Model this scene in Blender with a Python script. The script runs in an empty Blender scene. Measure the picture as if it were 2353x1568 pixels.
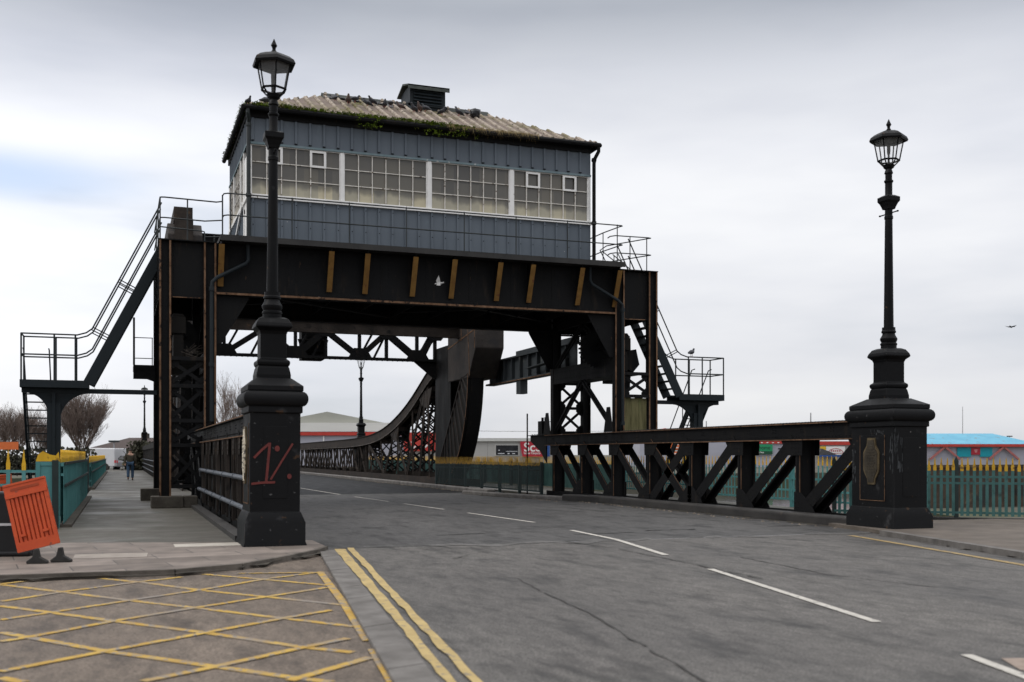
import bpy, math, random
from mathutils import Vector, Matrix
random.seed(7)
scene = bpy.context.scene
COL = scene.collection
# ------------------------------------------------------------------ camera
TH = math.radians(20.2); CS, SN = math.cos(TH), math.sin(TH)
EYE = 1.5
cam_d = bpy.data.cameras.new('camera'); cam = bpy.data.objects.new('camera', cam_d); COL.objects.link(cam)
cam.location = (0, 0, EYE); cam.rotation_euler = (math.pi/2, 0, -TH)
cam_d.sensor_width = 36; cam_d.lens = 36*2445/2353; cam_d.shift_y = (1045-784)/2353
cam_d.clip_start = .1; cam_d.clip_end = 6000
cam_d.dof.use_dof = True; cam_d.dof.focus_distance = 30; cam_d.dof.aperture_fstop = 1.7
scene.camera = cam
# ------------------------------------------------------------------ light
scene.view_settings.view_transform = 'Standard'; scene.view_settings.look = 'None'
scene.view_settings.gamma = 1; scene.view_settings.exposure = 0.0
SUN_EL, SUN_AZ = math.radians(40), math.radians(-88)      # azimuth measured from +Y towards +X
sd = bpy.data.lights.new('sun', 'SUN'); sun = bpy.data.objects.new('sun', sd); COL.objects.link(sun)
sd.energy = .8; sd.angle = math.radians(18); sd.color = (1, .96, .9)
dv = Vector((math.sin(SUN_AZ)*math.cos(SUN_EL), math.cos(SUN_AZ)*math.cos(SUN_EL), math.sin(SUN_EL)))
sun.rotation_euler = dv.to_track_quat('Z', 'Y').to_euler()
W = bpy.data.worlds.new('World'); scene.world = W; W.use_nodes = True
nt = W.node_tree; nt.nodes.clear()
def N(t, kind, **kw):
    n = t.nodes.new(kind)
    for k, v in kw.items(): setattr(n, k, v)
    return n
def ramp(t, stops, interp='LINEAR'):
    n = N(t, 'ShaderNodeValToRGB'); cr = n.color_ramp; cr.interpolation = interp
    while len(cr.elements) > 1: cr.elements.remove(cr.elements[-1])
    for i, (p, c) in enumerate(stops):
        e = cr.elements[0] if i == 0 else cr.elements.new(p)
        e.position = p; e.color = (c[0], c[1], c[2], 1) if not isinstance(c, (int, float)) else (c, c, c, 1)
    return n
out = N(nt, 'ShaderNodeOutputWorld'); mixs = N(nt, 'ShaderNodeMixShader')
bg1 = N(nt, 'ShaderNodeBackground'); bg2 = N(nt, 'ShaderNodeBackground')
sky = N(nt, 'ShaderNodeTexSky', sky_type='NISHITA'); sky.sun_disc = False; sky.sun_elevation = SUN_EL; sky.sun_rotation = SUN_AZ
nt.links.new(sky.outputs[0], bg1.inputs[0]); bg1.inputs[1].default_value = .1
tc = N(nt, 'ShaderNodeTexCoord'); mp = N(nt, 'ShaderNodeMapping'); mp.inputs['Scale'].default_value = (1.3, 1.3, 5.5)
mp.inputs['Location'].default_value = (1.7, .4, .3)
nt.links.new(tc.outputs['Generated'], mp.inputs[0])
no = N(nt, 'ShaderNodeTexNoise'); no.inputs['Scale'].default_value = 1.5; no.inputs['Detail'].default_value = 5; no.inputs['Roughness'].default_value = .5
nt.links.new(mp.outputs[0], no.inputs['Vector'])
sep = N(nt, 'ShaderNodeSeparateXYZ'); nt.links.new(tc.outputs['Generated'], sep.inputs[0])
# overcast cloud brightness by height above the horizon (pale near the horizon, greyer bank higher up, bright overhead)
hr = ramp(nt, [(0, (.74,.75,.77)), (.07, (.78,.79,.82)), (.18, (.865,.878,.91)), (.27, (.82,.838,.885)), (.335, (.62,.645,.71)), (.385, (.41,.44,.50)), (.46, (.50,.53,.58)), (.65, (1.45,1.46,1.48)), (1, (1.95,1.95,1.97))])
nt.links.new(sep.outputs[2], hr.inputs[0])
cr = ramp(nt, [(.34, (.80, .825, .865)), (.5, (.99, .99, 1.0)), (.66, (1.13, 1.12, 1.10))])
nt.links.new(no.outputs[0], cr.inputs[0])
mul = N(nt, 'ShaderNodeMix', data_type='RGBA', blend_type='MULTIPLY'); mul.inputs[0].default_value = 1
nt.links.new(hr.outputs[0], mul.inputs[6]); nt.links.new(cr.outputs[0], mul.inputs[7])
# a brighter stretch of cloud towards the left, and one thin gap where blue shows
def lobe(direction, scale, r0, r1):
    s1 = N(nt, 'ShaderNodeVectorMath', operation='SUBTRACT'); nt.links.new(tc.outputs['Generated'], s1.inputs[0]); s1.inputs[1].default_value = direction
    s2 = N(nt, 'ShaderNodeVectorMath', operation='MULTIPLY'); nt.links.new(s1.outputs[0], s2.inputs[0]); s2.inputs[1].default_value = scale
    s3 = N(nt, 'ShaderNodeVectorMath', operation='LENGTH'); nt.links.new(s2.outputs[0], s3.inputs[0])
    s4 = N(nt, 'ShaderNodeMapRange'); s4.interpolation_type = 'SMOOTHSTEP'; nt.links.new(s3.outputs[1], s4.inputs[0]); s4.inputs[1].default_value = r0; s4.inputs[2].default_value = r1; s4.inputs[3].default_value = 1; s4.inputs[4].default_value = 0
    return s4.outputs[0]
lb = lobe((-.06,.98,.17), (1,1,2.0), .0, .55)
lm = N(nt, 'ShaderNodeMath', operation='MULTIPLY_ADD'); nt.links.new(lb, lm.inputs[0]); lm.inputs[1].default_value = .28; lm.inputs[2].default_value = 1.01
ml2 = N(nt, 'ShaderNodeVectorMath', operation='SCALE'); nt.links.new(mul.outputs[2], ml2.inputs[0]); nt.links.new(lm.outputs[0], ml2.inputs['Scale'])
gap = lobe((-.1,.968,.232), (1,1,5.5), .02, .17)
gm_ = N(nt, 'ShaderNodeMath', operation='MULTIPLY'); nt.links.new(gap, gm_.inputs[0]); gm_.inputs[1].default_value = .62
bl = N(nt, 'ShaderNodeMix', data_type='RGBA'); nt.links.new(gm_.outputs[0], bl.inputs[0]); nt.links.new(ml2.outputs[0], bl.inputs[6]); bl.inputs[7].default_value = (.48,.67,.98,1)
nt.links.new(bl.outputs[2], bg2.inputs[0]); bg2.inputs[1].default_value = 1.0
fr = ramp(nt, [(.26, .75), (.40, .97), (1, .97)])       # thin gaps let the blue through
nt.links.new(no.outputs[0], fr.inputs[0]); nt.links.new(fr.outputs[0], mixs.inputs[0])
nt.links.new(bg1.outputs[0], mixs.inputs[1]); nt.links.new(bg2.outputs[0], mixs.inputs[2]); nt.links.new(mixs.outputs[0], out.inputs[0])

# ------------------------------------------------------------------ photo geometry helpers (2353 px wide picture)
def R_(x): return (x-1176.5)/2445
def G(x, y, Z=0.0):                       # picture point lying on the level Z
    d = 2445*(EYE-Z)/(y-1045); u = R_(x)*d
    return (u*CS+d*SN, -u*SN+d*CS)
def PX(x, Y):                             # X of a picture column on the plane Y
    r = R_(x); return Y*(SN+CS*r)/(CS-SN*r)
def V(x, d): u = R_(x)*d; return (u*CS+d*SN, -u*SN+d*CS)
def ZD(y, d): return EYE+(1045-y)*d/2445

# ------------------------------------------------------------------ mesh builder
class MB:
    def __init__(s): s.v = []; s.f = []
    def add(s, vs, fs):
        n = len(s.v); s.v += [tuple(p) for p in vs]; s.f += [tuple(i+n for i in f) for f in fs]; return s
    def box(s, x0, x1, y0, y1, z0, z1):
        return s.add([(x0,y0,z0),(x1,y0,z0),(x1,y1,z0),(x0,y1,z0),(x0,y0,z1),(x1,y0,z1),(x1,y1,z1),(x0,y1,z1)],
                     [(0,3,2,1),(4,5,6,7),(0,1,5,4),(1,2,6,5),(2,3,7,6),(3,0,4,7)])
    def beam(s, p, q, w, h, up=(0,0,1)):   # bar from p to q; w across, h along 'up'
        p, q, up = Vector(p), Vector(q), Vector(up); a = (q-p).normalized()
        x = a.cross(up)
        if x.length < 1e-5: x = a.cross(Vector((1,0,0)))
        x.normalize(); y = x.cross(a).normalized(); x *= w/2; y *= h/2
        return s.add([p-x-y,p+x-y,p+x+y,p-x+y,q-x-y,q+x-y,q+x+y,q-x+y],
                     [(0,1,2,3),(7,6,5,4),(0,4,5,1),(1,5,6,2),(2,6,7,3),(3,7,4,0)])
    def tube(s, p, q, r, n=8, r2=None):
        p, q = Vector(p), Vector(q); a = (q-p).normalized(); t = Vector((0,0,1)) if abs(a.z) < .9 else Vector((1,0,0))
        x = a.cross(t).normalized(); y = a.cross(x); r2 = r if r2 is None else r2; vs = []
        for c, rr in ((p, r), (q, r2)):
            for i in range(n):
                t = 2*math.pi*i/n; vs.append(c+(x*math.cos(t)+y*math.sin(t))*rr)
        fs = [(i, (i+1) % n, n+(i+1) % n, n+i) for i in range(n)]+[tuple(range(n-1, -1, -1)), tuple(range(n, 2*n))]
        return s.add(vs, fs)
    def path(s, pts, r, n=8):              # swept pipe
        pts = [Vector(p) for p in pts]; m = len(pts); vs = []; fs = []
        rad = r if isinstance(r, (list, tuple)) else [r]*m; px = None
        for k, p in enumerate(pts):
            a = (pts[min(k+1, m-1)]-pts[max(k-1, 0)]).normalized()
            if px is None:
                t = Vector((0,0,1)) if abs(a.z) < .9 else Vector((1,0,0)); px = a.cross(t).normalized()
            px = (px-a*px.dot(a)).normalized(); py = a.cross(px)
            for i in range(n):
                t = 2*math.pi*i/n; vs.append(p+(px*math.cos(t)+py*math.sin(t))*rad[k])
        for k in range(m-1):
            for i in range(n): fs.append((k*n+i, k*n+(i+1) % n, (k+1)*n+(i+1) % n, (k+1)*n+i))
        fs += [tuple(range(n-1, -1, -1)), tuple(range((m-1)*n, m*n))]
        return s.add(vs, fs)
    def prism(s, poly, ax, a, b):          # polygon extruded along axis 'x','y','z' from a to b
        m = len(poly); f = {'x': lambda p, t: (t, p[0], p[1]), 'y': lambda p, t: (p[0], t, p[1]), 'z': lambda p, t: (p[0], p[1], t)}[ax]
        vs = [f(p, a) for p in poly]+[f(p, b) for p in poly]
        return s.add(vs, [tuple(range(m-1, -1, -1)), tuple(range(m, 2*m))]+[(i, (i+1) % m, m+(i+1) % m, m+i) for i in range(m)])
    def lathe(s, prof, n=24, c=(0,0), ph=0, sx=1, sy=1):   # prof: (r,z) list
        m = len(prof); vs = []; fs = []
        for r, z in prof:
            for i in range(n):
                t = 2*math.pi*i/n+ph; vs.append((c[0]+sx*r*math.cos(t), c[1]+sy*r*math.sin(t), z))
        for k in range(m-1):
            for i in range(n): fs.append((k*n+i, k*n+(i+1) % n, (k+1)*n+(i+1) % n, (k+1)*n+i))
        fs += [tuple(range(n-1, -1, -1)), tuple(range((m-1)*n, m*n))]
        return s.add(vs, fs)
    def rect_stack(s, prof, c=(0,0)):      # prof: (half x, half y, z): stacked rectangular mouldings
        vs = []; fs = []
        for hx, hy, z in prof: vs += [(c[0]-hx,c[1]-hy,z),(c[0]+hx,c[1]-hy,z),(c[0]+hx,c[1]+hy,z),(c[0]-hx,c[1]+hy,z)]
        m = len(prof)
        for k in range(m-1):
            for i in range(4): fs.append((k*4+i, k*4+(i+1) % 4, k*4+4+(i+1) % 4, k*4+4+i))
        fs += [(3,2,1,0), tuple(range(4*m-4, 4*m))]
        return s.add(vs, fs)
    def rivets(s, pts, nrm, r=.02):
        n = Vector(nrm); t = Vector((0,0,1)) if abs(n.z) < .9 else Vector((1,0,0)); x = n.cross(t).normalized(); y = n.cross(x)
        for p in pts:
            p = Vector(p); vs = [p+(x*math.cos(k*1.0472)+y*math.sin(k*1.0472))*r for k in range(6)]
            vs += [p+n*r*.55+(x*math.cos(k*1.0472)+y*math.sin(k*1.0472))*r*.6 for k in range(6)]
            s.add(vs, [(k, (k+1) % 6, 6+(k+1) % 6, 6+k) for k in range(6)]+[(6,7,8,9,10,11)])
        return s
    def build(s, name, mat, parent=None, local=False, smooth=False):
        o = Vector((0,0,0)); q = parent
        while q is not None and not local: o += q.location; q = q.parent
        me = bpy.data.meshes.new(name); me.from_pydata([(a-o.x, b-o.y, c-o.z) for a, b, c in s.v], [], s.f)
        me.materials.append(mat)
        import bmesh
        bm = bmesh.new(); bm.from_mesh(me); bmesh.ops.recalc_face_normals(bm, faces=bm.faces); bm.to_mesh(me); bm.free()
        if smooth:
            for p in me.polygons: p.use_smooth = True
            me.set_sharp_from_angle(angle=math.radians(28))
        ob = bpy.data.objects.new(name, me); COL.objects.link(ob)
        if parent is not None: ob.parent = parent
        return ob
def tag(o, label, cat, group=None):
    o['label'] = label; o['category'] = cat
    if group: o['group'] = group
    return o
def thing(name, label, cat, loc=(0,0,0), rz=0, group=None):
    o = bpy.data.objects.new(name, None); COL.objects.link(o); o.location = loc; o.rotation_euler = (0,0,rz)
    o.empty_display_size = .3
    return tag(o, label, cat, group)
def structure(o): o['kind'] = 'structure'; return o
def dup(root, loc, label, rz=None, group=None, sc=None):
    def cp(o, par):
        c = o.copy(); COL.objects.link(c); c.parent = par
        for ch in [k for k in bpy.data.objects if k.parent == o]: cp(ch, c)
        return c
    r = cp(root, None); r.location = loc; r['label'] = label
    if rz is not None: r.rotation_euler = (0,0,rz)
    if sc: r.scale = (sc, sc, sc)
    if group: r['group'] = group
    return r
def bevel(o, w=.012, seg=2):
    m = o.modifiers.new('bevel', 'BEVEL'); m.width = w; m.segments = seg; m.limit_method = 'ANGLE'; m.angle_limit = math.radians(35); return o
def text_mesh(txt, size, name, mat, parent, x, y, z, align='LEFT', depth=.004, sx=1.0):
    # lettering as flat mesh standing in the local x-z plane, facing local -y
    c = bpy.data.curves.new(name, 'FONT'); c.body = txt; c.size = size; c.align_x = align; c.extrude = depth; c.offset = size*.012
    t = bpy.data.objects.new(name, c); COL.objects.link(t); bpy.context.view_layer.update()
    me = bpy.data.meshes.new_from_object(t.evaluated_get(bpy.context.evaluated_depsgraph_get()))
    bpy.data.objects.remove(t); me.name = name
    me.transform(Matrix.Translation((x, y, z)) @ Matrix.Rotation(math.pi/2, 4, 'X') @ Matrix.Diagonal((sx, 1, 1, 1)))
    me.materials.clear(); me.materials.append(mat)
    o = bpy.data.objects.new(name, me); COL.objects.link(o); o.parent = parent
    return o
# ------------------------------------------------------------------ materials
def lin(r, g, b): return tuple(((c/255)/12.92 if c/255 <= .04045 else ((c/255+.055)/1.055)**2.4) for c in (r, g, b))
MATS = {}
def M(name, c, c2=None, r=.6, r2=None, sc=3, det=6, bump=0, bsc=40, spec=.4, met=0, stretch=(1,1,1), spots=None, lo=.35, hi=.7, layer=None):
    m = bpy.data.materials.new(name); m.use_nodes = True; t = m.node_tree; b = t.nodes['Principled BSDF']; L = t.links.new
    b.inputs['Roughness'].default_value = r; b.inputs['Specular IOR Level'].default_value = spec; b.inputs['Metallic'].default_value = met
    tc = N(t, 'ShaderNodeTexCoord'); mp = N(t, 'ShaderNodeMapping'); mp.inputs['Scale'].default_value = stretch; L(tc.outputs['Object'], mp.inputs[0])
    n = N(t, 'ShaderNodeTexNoise'); n.inputs['Scale'].default_value = sc; n.inputs['Detail'].default_value = det; n.inputs['Roughness'].default_value = .62
    L(mp.outputs[0], n.inputs['Vector'])
    c2 = c2 or tuple(min(1, k*1.3) for k in c)
    rp = ramp(t, [(lo, c), (hi, c2)]); L(n.outputs[0], rp.inputs[0]); col = rp.outputs[0]
    if layer:                              # second, coarser or finer stain: (colour, scale, threshold, softness)
        for lc, ls, th, so in layer:
            n3 = N(t, 'ShaderNodeTexNoise'); n3.inputs['Scale'].default_value = ls; n3.inputs['Detail'].default_value = 5; L(mp.outputs[0], n3.inputs['Vector'])
            r3 = ramp(t, [(th, 0), (th+so, 1)]); L(n3.outputs[0], r3.inputs[0])
            mx = N(t, 'ShaderNodeMix', data_type='RGBA'); L(r3.outputs[0], mx.inputs[0]); L(col, mx.inputs[6]); mx.inputs[7].default_value = (*lc, 1); col = mx.outputs[2]
    if spots:                              # small droppings / flecks: (colour, scale, radius)
        v = N(t, 'ShaderNodeTexVoronoi'); v.inputs['Scale'].default_value = spots[1]; L(tc.outputs['Object'], v.inputs['Vector'])
        r3 = ramp(t, [(spots[2], 1), (spots[2]+.02, 0)]); L(v.outputs['Distance'], r3.inputs[0])
        wn = N(t, 'ShaderNodeMath', operation='GREATER_THAN'); sx = N(t, 'ShaderNodeSeparateColor'); L(v.outputs['Color'], sx.inputs[0]); L(sx.outputs[0], wn.inputs[0]); wn.inputs[1].default_value = .72
        mm = N(t, 'ShaderNodeMath', operation='MULTIPLY'); L(r3.outputs[0], mm.inputs[0]); L(wn.outputs[0], mm.inputs[1])
        mx = N(t, 'ShaderNodeMix', data_type='RGBA'); L(mm.outputs[0], mx.inputs[0]); L(col, mx.inputs[6]); mx.inputs[7].default_value = (*spots[0], 1); col = mx.outputs[2]
    L(col, b.inputs['Base Color'])
    if r2 is not None:
        mr = N(t, 'ShaderNodeMapRange'); mr.inputs[1].default_value = lo; mr.inputs[2].default_value = hi; mr.inputs[3].default_value = r; mr.inputs[4].default_value = r2
        L(n.outputs[0], mr.inputs[0]); L(mr.outputs[0], b.inputs['Roughness'])
    if bump:
        n2 = N(t, 'ShaderNodeTexNoise'); n2.inputs['Scale'].default_value = bsc; n2.inputs['Detail'].default_value = 4; L(tc.outputs['Object'], n2.inputs['Vector'])
        bp = N(t, 'ShaderNodeBump'); bp.inputs['Strength'].default_value = bump; bp.inputs['Distance'].default_value = .02; L(n2.outputs[0], bp.inputs['Height']); L(bp.outputs[0], b.inputs['Normal'])
    MATS[name] = m; return m
STEEL = M('black_painted_steel', (.0042,.0043,.0051), (.0095,.0092,.0092), r=.6, r2=.8, sc=1.2, stretch=(1.6,1.6,.4), bump=.12, bsc=9, spec=.16, spots=((.35,.34,.32), 2.2, .035), layer=[((.026,.019,.014), 2.6, .60, .2), ((.045,.027,.016), 6, .69, .05)])
STEEL2 = M('weathered_brown_black_steel', (.007,.0062,.0056), (.019,.016,.0135), r=.65, r2=.85, sc=1.6, bump=.15, bsc=9, spec=.18, layer=[((.07,.04,.022), 3.2, .62, .16)])
DBLUE = M('dark_blue_black_steel', (.009,.0135,.0165), (.016,.022,.026), r=.5, r2=.7, sc=2, bump=.08, spec=.25)
RUST = M('rusted_flange_edge', (.095,.05,.027), (.22,.13,.08), r=.85, sc=5, bump=.3, bsc=30, spec=.15, stretch=(1,1,.7), lo=.35, hi=.65, layer=[((.03,.02,.016), 7, .6, .05)])
OCHRE = M('ochre_primer', (.15,.075,.018), (.23,.125,.032), r=.7, sc=4, bump=.1, spec=.25, layer=[((.13,.05,.02), 6, .6, .1)])
LAMPB = M('lamp_black_paint', (.0026,.0027,.0032), (.0055,.0055,.0062), r=.42, r2=.6, sc=2.4, bump=.1, bsc=14, spec=.13, layer=[((.03,.03,.032), 5, .66, .12), ((.05,.03,.018), 8, .70, .04)])
PILL = M('worn_black_pedestal_paint', (.0040,.0042,.0049), (.0082,.0082,.009), r=.5, r2=.7, sc=1.5, bump=.16, bsc=12, spec=.16, layer=[((.04,.04,.042), 3.2, .64, .12), ((.05,.028,.016), 6.5, .67, .04), ((.085,.085,.085), 11, .70, .03)], spots=((.2,.19,.18), 3.3, .03))
CLAD = M('slate_blue_cladding', (.108,.130,.156), (.136,.160,.188), r=.55, r2=.7, sc=.9, stretch=(1,1,.4), bump=.03, spec=.35, layer=[((.16,.195,.22), 2.2, .66, .1)], spots=((.45,.45,.44), 3.1, .03))
CLADT = M('faded_teal_flashing', (.13,.19,.21), (.2,.26,.28), r=.7, sc=3, bump=.1, layer=[((.5,.5,.49), 5, .66, .04)])
WHITE = M('weathered_white_timber', (.80,.785,.76), (.90,.885,.86), r=.65, sc=2.4, bump=.12, layer=[((.23,.19,.15), 7, .66, .06)])
BAR = M('thin_cream_glazing_bar', (.64,.60,.54), (.80,.77,.71), r=.65, sc=6, layer=[((.16,.12,.09), 9, .6, .06)])
ROOF = M('pinkish_clay_roof', (.14,.112,.094), (.245,.195,.165), r=.9, sc=1.8, bump=.4, bsc=16, spec=.15, layer=[((.13,.12,.05), 1.1, .52, .2), ((.06,.05,.045), 6, .64, .1)])
RIB = M('pale_roof_roll', (.28,.235,.195), (.45,.385,.32), r=.9, sc=5, bump=.3, spec=.15, layer=[((.17,.15,.075), .8, .50, .2), ((.1,.09,.07), 8, .60, .05)])
MOSS = M('green_moss', (.075,.115,.012), (.17,.235,.02), r=.95, sc=3.5, spec=.1, layer=[((.12,.085,.03), 1.9, .57, .12)])
STRAW = M('dry_grass', (.17,.125,.06), (.34,.26,.13), r=.95, sc=5, spec=.1)
TEAL = M('teal_painted_steel', (.06,.205,.205), (.095,.275,.272), r=.5, r2=.65, sc=1.6, bump=.05, layer=[((.035,.075,.068), 3.5, .64, .1)])
TEALD = M('dull_green_painted_steel', (.035,.09,.085), (.06,.14,.13), r=.6, sc=2, layer=[((.02,.028,.026), 3, .58, .1)])
GREEND = M('dark_green_steel', (.012,.022,.021), (.02,.035,.033), r=.6, sc=2)
YELT = M('yellow_spike_paint', (.62,.34,.012), (.78,.46,.02), r=.55, sc=4, layer=[((.34,.17,.01), 8, .62, .08)])
ORANGE = M('orange_plastic', (.46,.055,.012), (.58,.085,.018), r=.45, sc=4, spec=.4, bump=.05, layer=[((.27,.04,.015), 4, .60, .15), ((.12,.05,.03), 9, .68, .06)])
RUBBER = M('black_rubber', (.018,.017,.016), (.04,.037,.034), r=.8, sc=5)
CONC = M('footway_concrete', (.060,.054,.043), (.100,.091,.075), r=.75, r2=.4, sc=.55, bump=.25, bsc=60, stretch=(1,1,1), layer=[((.05,.049,.035), .9, .50, .2), ((.17,.165,.155), 1.2, .70, .06)])
KERB = M('kerb_concrete', (.10,.091,.083), (.185,.172,.16), r=.85, sc=2.5, bump=.3, bsc=50, layer=[((.06,.055,.05), 2, .6, .15)])
KERBD = M('dark_kerb_plate', (.024,.022,.021), (.05,.046,.042), r=.6, r2=.75, sc=1.6, bump=.25, bsc=25, layer=[((.09,.07,.055), 2.2, .64, .12)])
STONE = M('dark_stone_block', (.045,.038,.03), (.09,.078,.062), r=.9, sc=3, bump=.4, bsc=25)
WLINE = M('worn_white_road_paint', (.40,.375,.335), (.54,.51,.46), r=.8, sc=6, bump=.2, bsc=90, layer=[((.17,.16,.15), 11, .60, .05)])
YLINE = M('worn_yellow_road_paint', (.35,.255,.105), (.47,.35,.15), r=.8, sc=4, bump=.2, bsc=90, layer=[((.2,.17,.13), 12, .60, .05)])
YHATCH = M('faded_yellow_hatch_paint', (.37,.22,.04), (.50,.33,.07), r=.8, sc=3, bump=.2, bsc=90, layer=[((.21,.18,.155), 1.3, .50, .14), ((.22,.19,.16), 14, .54, .05)])
BRONZE = M('tarnished_bronze', (.07,.05,.025), (.14,.105,.055), r=.55, sc=5, bump=.3, bsc=18, met=.2)
GILT = M('gilt_relief', (.50,.43,.31), (.80,.74,.62), r=.6, sc=7, bump=1.0, bsc=26, layer=[((.03,.03,.03), 17, .56, .03)])
REDP = M('red_spray_paint', (.105,.016,.014), (.155,.025,.02), r=.6, sc=9)
TIMB = M('mossy_timber_boards', (.085,.078,.032), (.20,.18,.085), r=.9, sc=2.2, stretch=(4,4,.5), bump=.4, bsc=20, spots=((.6,.6,.56), 6, .06), layer=[((.10,.12,.04), 1.2, .55, .2)])
CWT = M('brown_grey_counterweight_plate', (.018,.0145,.013), (.045,.036,.031), r=.75, sc=1.3, bump=.25, bsc=10, layer=[((.02,.018,.018), 1.6, .55, .1)])
LEAFM = M('brown_grey_leaf_steel', (.022,.018,.0155), (.056,.045,.038), r=.7, r2=.85, sc=1.5, bump=.15, bsc=9, spec=.18, layer=[((.10,.062,.038), 3.4, .62, .15), ((.012,.011,.011), 2.1, .60, .1)])
DBRONZE = M('dark_bronze', (.022,.017,.011), (.055,.043,.026), r=.6, sc=5, bump=.3, bsc=18)
GREYBOX = M('blue_grey_girder_plate', (.03,.037,.042), (.05,.058,.062), r=.6, r2=.75, sc=1.3, bump=.1, layer=[((.09,.095,.09), 2.4, .66, .06)])
RAILG = M('blue_grey_handrail', (.06,.07,.085), (.11,.12,.14), r=.5, sc=4, layer=[((.02,.02,.02), 5, .62, .1)])
RAILK = M('dark_handrail', (.012,.016,.017), (.022,.028,.028), r=.5, sc=4)
def asphalt(name, a, b, stain, big=.35, patch=None):
    m = bpy.data.materials.new(name); m.use_nodes = True; t = m.node_tree; p = t.nodes['Principled BSDF']; L = t.links.new
    tc = N(t, 'ShaderNodeTexCoord')
    mp = N(t, 'ShaderNodeMapping'); mp.inputs['Rotation'].default_value = (0,0,math.radians(12)); mp.inputs['Scale'].default_value = (1,.35,1); L(tc.outputs['Object'], mp.inputs[0])
    n1 = N(t, 'ShaderNodeTexNoise'); n1.inputs['Scale'].default_value = big; n1.inputs['Detail'].default_value = 8; n1.inputs['Roughness'].default_value = .65; L(mp.outputs[0], n1.inputs['Vector'])
    n2 = N(t, 'ShaderNodeTexNoise'); n2.inputs['Scale'].default_value = 55; n2.inputs['Detail'].default_value = 3; L(tc.outputs['Object'], n2.inputs['Vector'])
    n3 = N(t, 'ShaderNodeTexNoise'); n3.inputs['Scale'].default_value = 1.9; n3.inputs['Detail'].default_value = 9; n3.inputs['Roughness'].default_value = .7; L(mp.outputs[0], n3.inputs['Vector'])
    r1 = ramp(t, [(.3, a), (.68, b)]); L(n1.outputs[0], r1.inputs[0])
    r2 = ramp(t, [(.28, .35), (.5, 1.0), (.76, 1.9)]); L(n2.outputs[0], r2.inputs[0])
    mu = N(t, 'ShaderNodeMix', data_type='RGBA', blend_type='MULTIPLY'); mu.inputs[0].default_value = .8; L(r1.outputs[0], mu.inputs[6]); L(r2.outputs[0], mu.inputs[7])
    r3 = ramp(t, [(.50, 0), (.66, .9)]); L(n3.outputs[0], r3.inputs[0])
    mx = N(t, 'ShaderNodeMix', data_type='RGBA'); L(r3.outputs[0], mx.inputs[0]); L(mu.outputs[2], mx.inputs[6]); mx.inputs[7].default_value = (*stain, 1)
    v = N(t, 'ShaderNodeTexVoronoi'); v.inputs['Scale'].default_value = 24; L(tc.outputs['Object'], v.inputs['Vector'])
    r4 = ramp(t, [(.10, .55), (.16, 1)]); L(v.outputs['Distance'], r4.inputs[0])
    m2 = N(t, 'ShaderNodeMix', data_type='RGBA', blend_type='MULTIPLY'); m2.inputs[0].default_value = .7; L(mx.outputs[2], m2.inputs[6]); L(r4.outputs[0], m2.inputs[7])
    n5 = N(t, 'ShaderNodeTexNoise'); n5.inputs['Scale'].default_value = 7; n5.inputs['Detail'].default_value = 9; n5.inputs['Roughness'].default_value = .75; L(mp.outputs[0], n5.inputs['Vector'])
    r5 = ramp(t, [(.3, .62), (.5, 1.0), (.72, 1.42)]); L(n5.outputs[0], r5.inputs[0])
    m5 = N(t, 'ShaderNodeMix', data_type='RGBA', blend_type='MULTIPLY'); m5.inputs[0].default_value = 1; L(m2.outputs[2], m5.inputs[6]); L(r5.outputs[0], m5.inputs[7])
    L(m5.outputs[2], p.inputs['Base Color'])
    mr = N(t, 'ShaderNodeMapRange'); mr.inputs[1].default_value = .3; mr.inputs[2].default_value = .7; mr.inputs[3].default_value = .62; mr.inputs[4].default_value = .85; L(n1.outputs[0], mr.inputs[0]); L(mr.outputs[0], p.inputs['Roughness'])
    p.inputs['Specular IOR Level'].default_value = .35
    bp = N(t, 'ShaderNodeBump'); bp.inputs['Strength'].default_value = .5; bp.inputs['Distance'].default_value = .012; L(n2.outputs[0], bp.inputs['Height']); L(bp.outputs[0], p.inputs['Normal'])
    return m
ASPH = asphalt('grey_asphalt', (.070,.0645,.060), (.115,.107,.099), (.034,.032,.0305))
ASPHD = asphalt('dark_bridge_asphalt', (.050,.0475,.046), (.086,.082,.079), (.024,.023,.0225))
YARD = asphalt('brown_grey_tarmac', (.098,.075,.057), (.156,.124,.098), (.06,.046,.037), big=.5)
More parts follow.
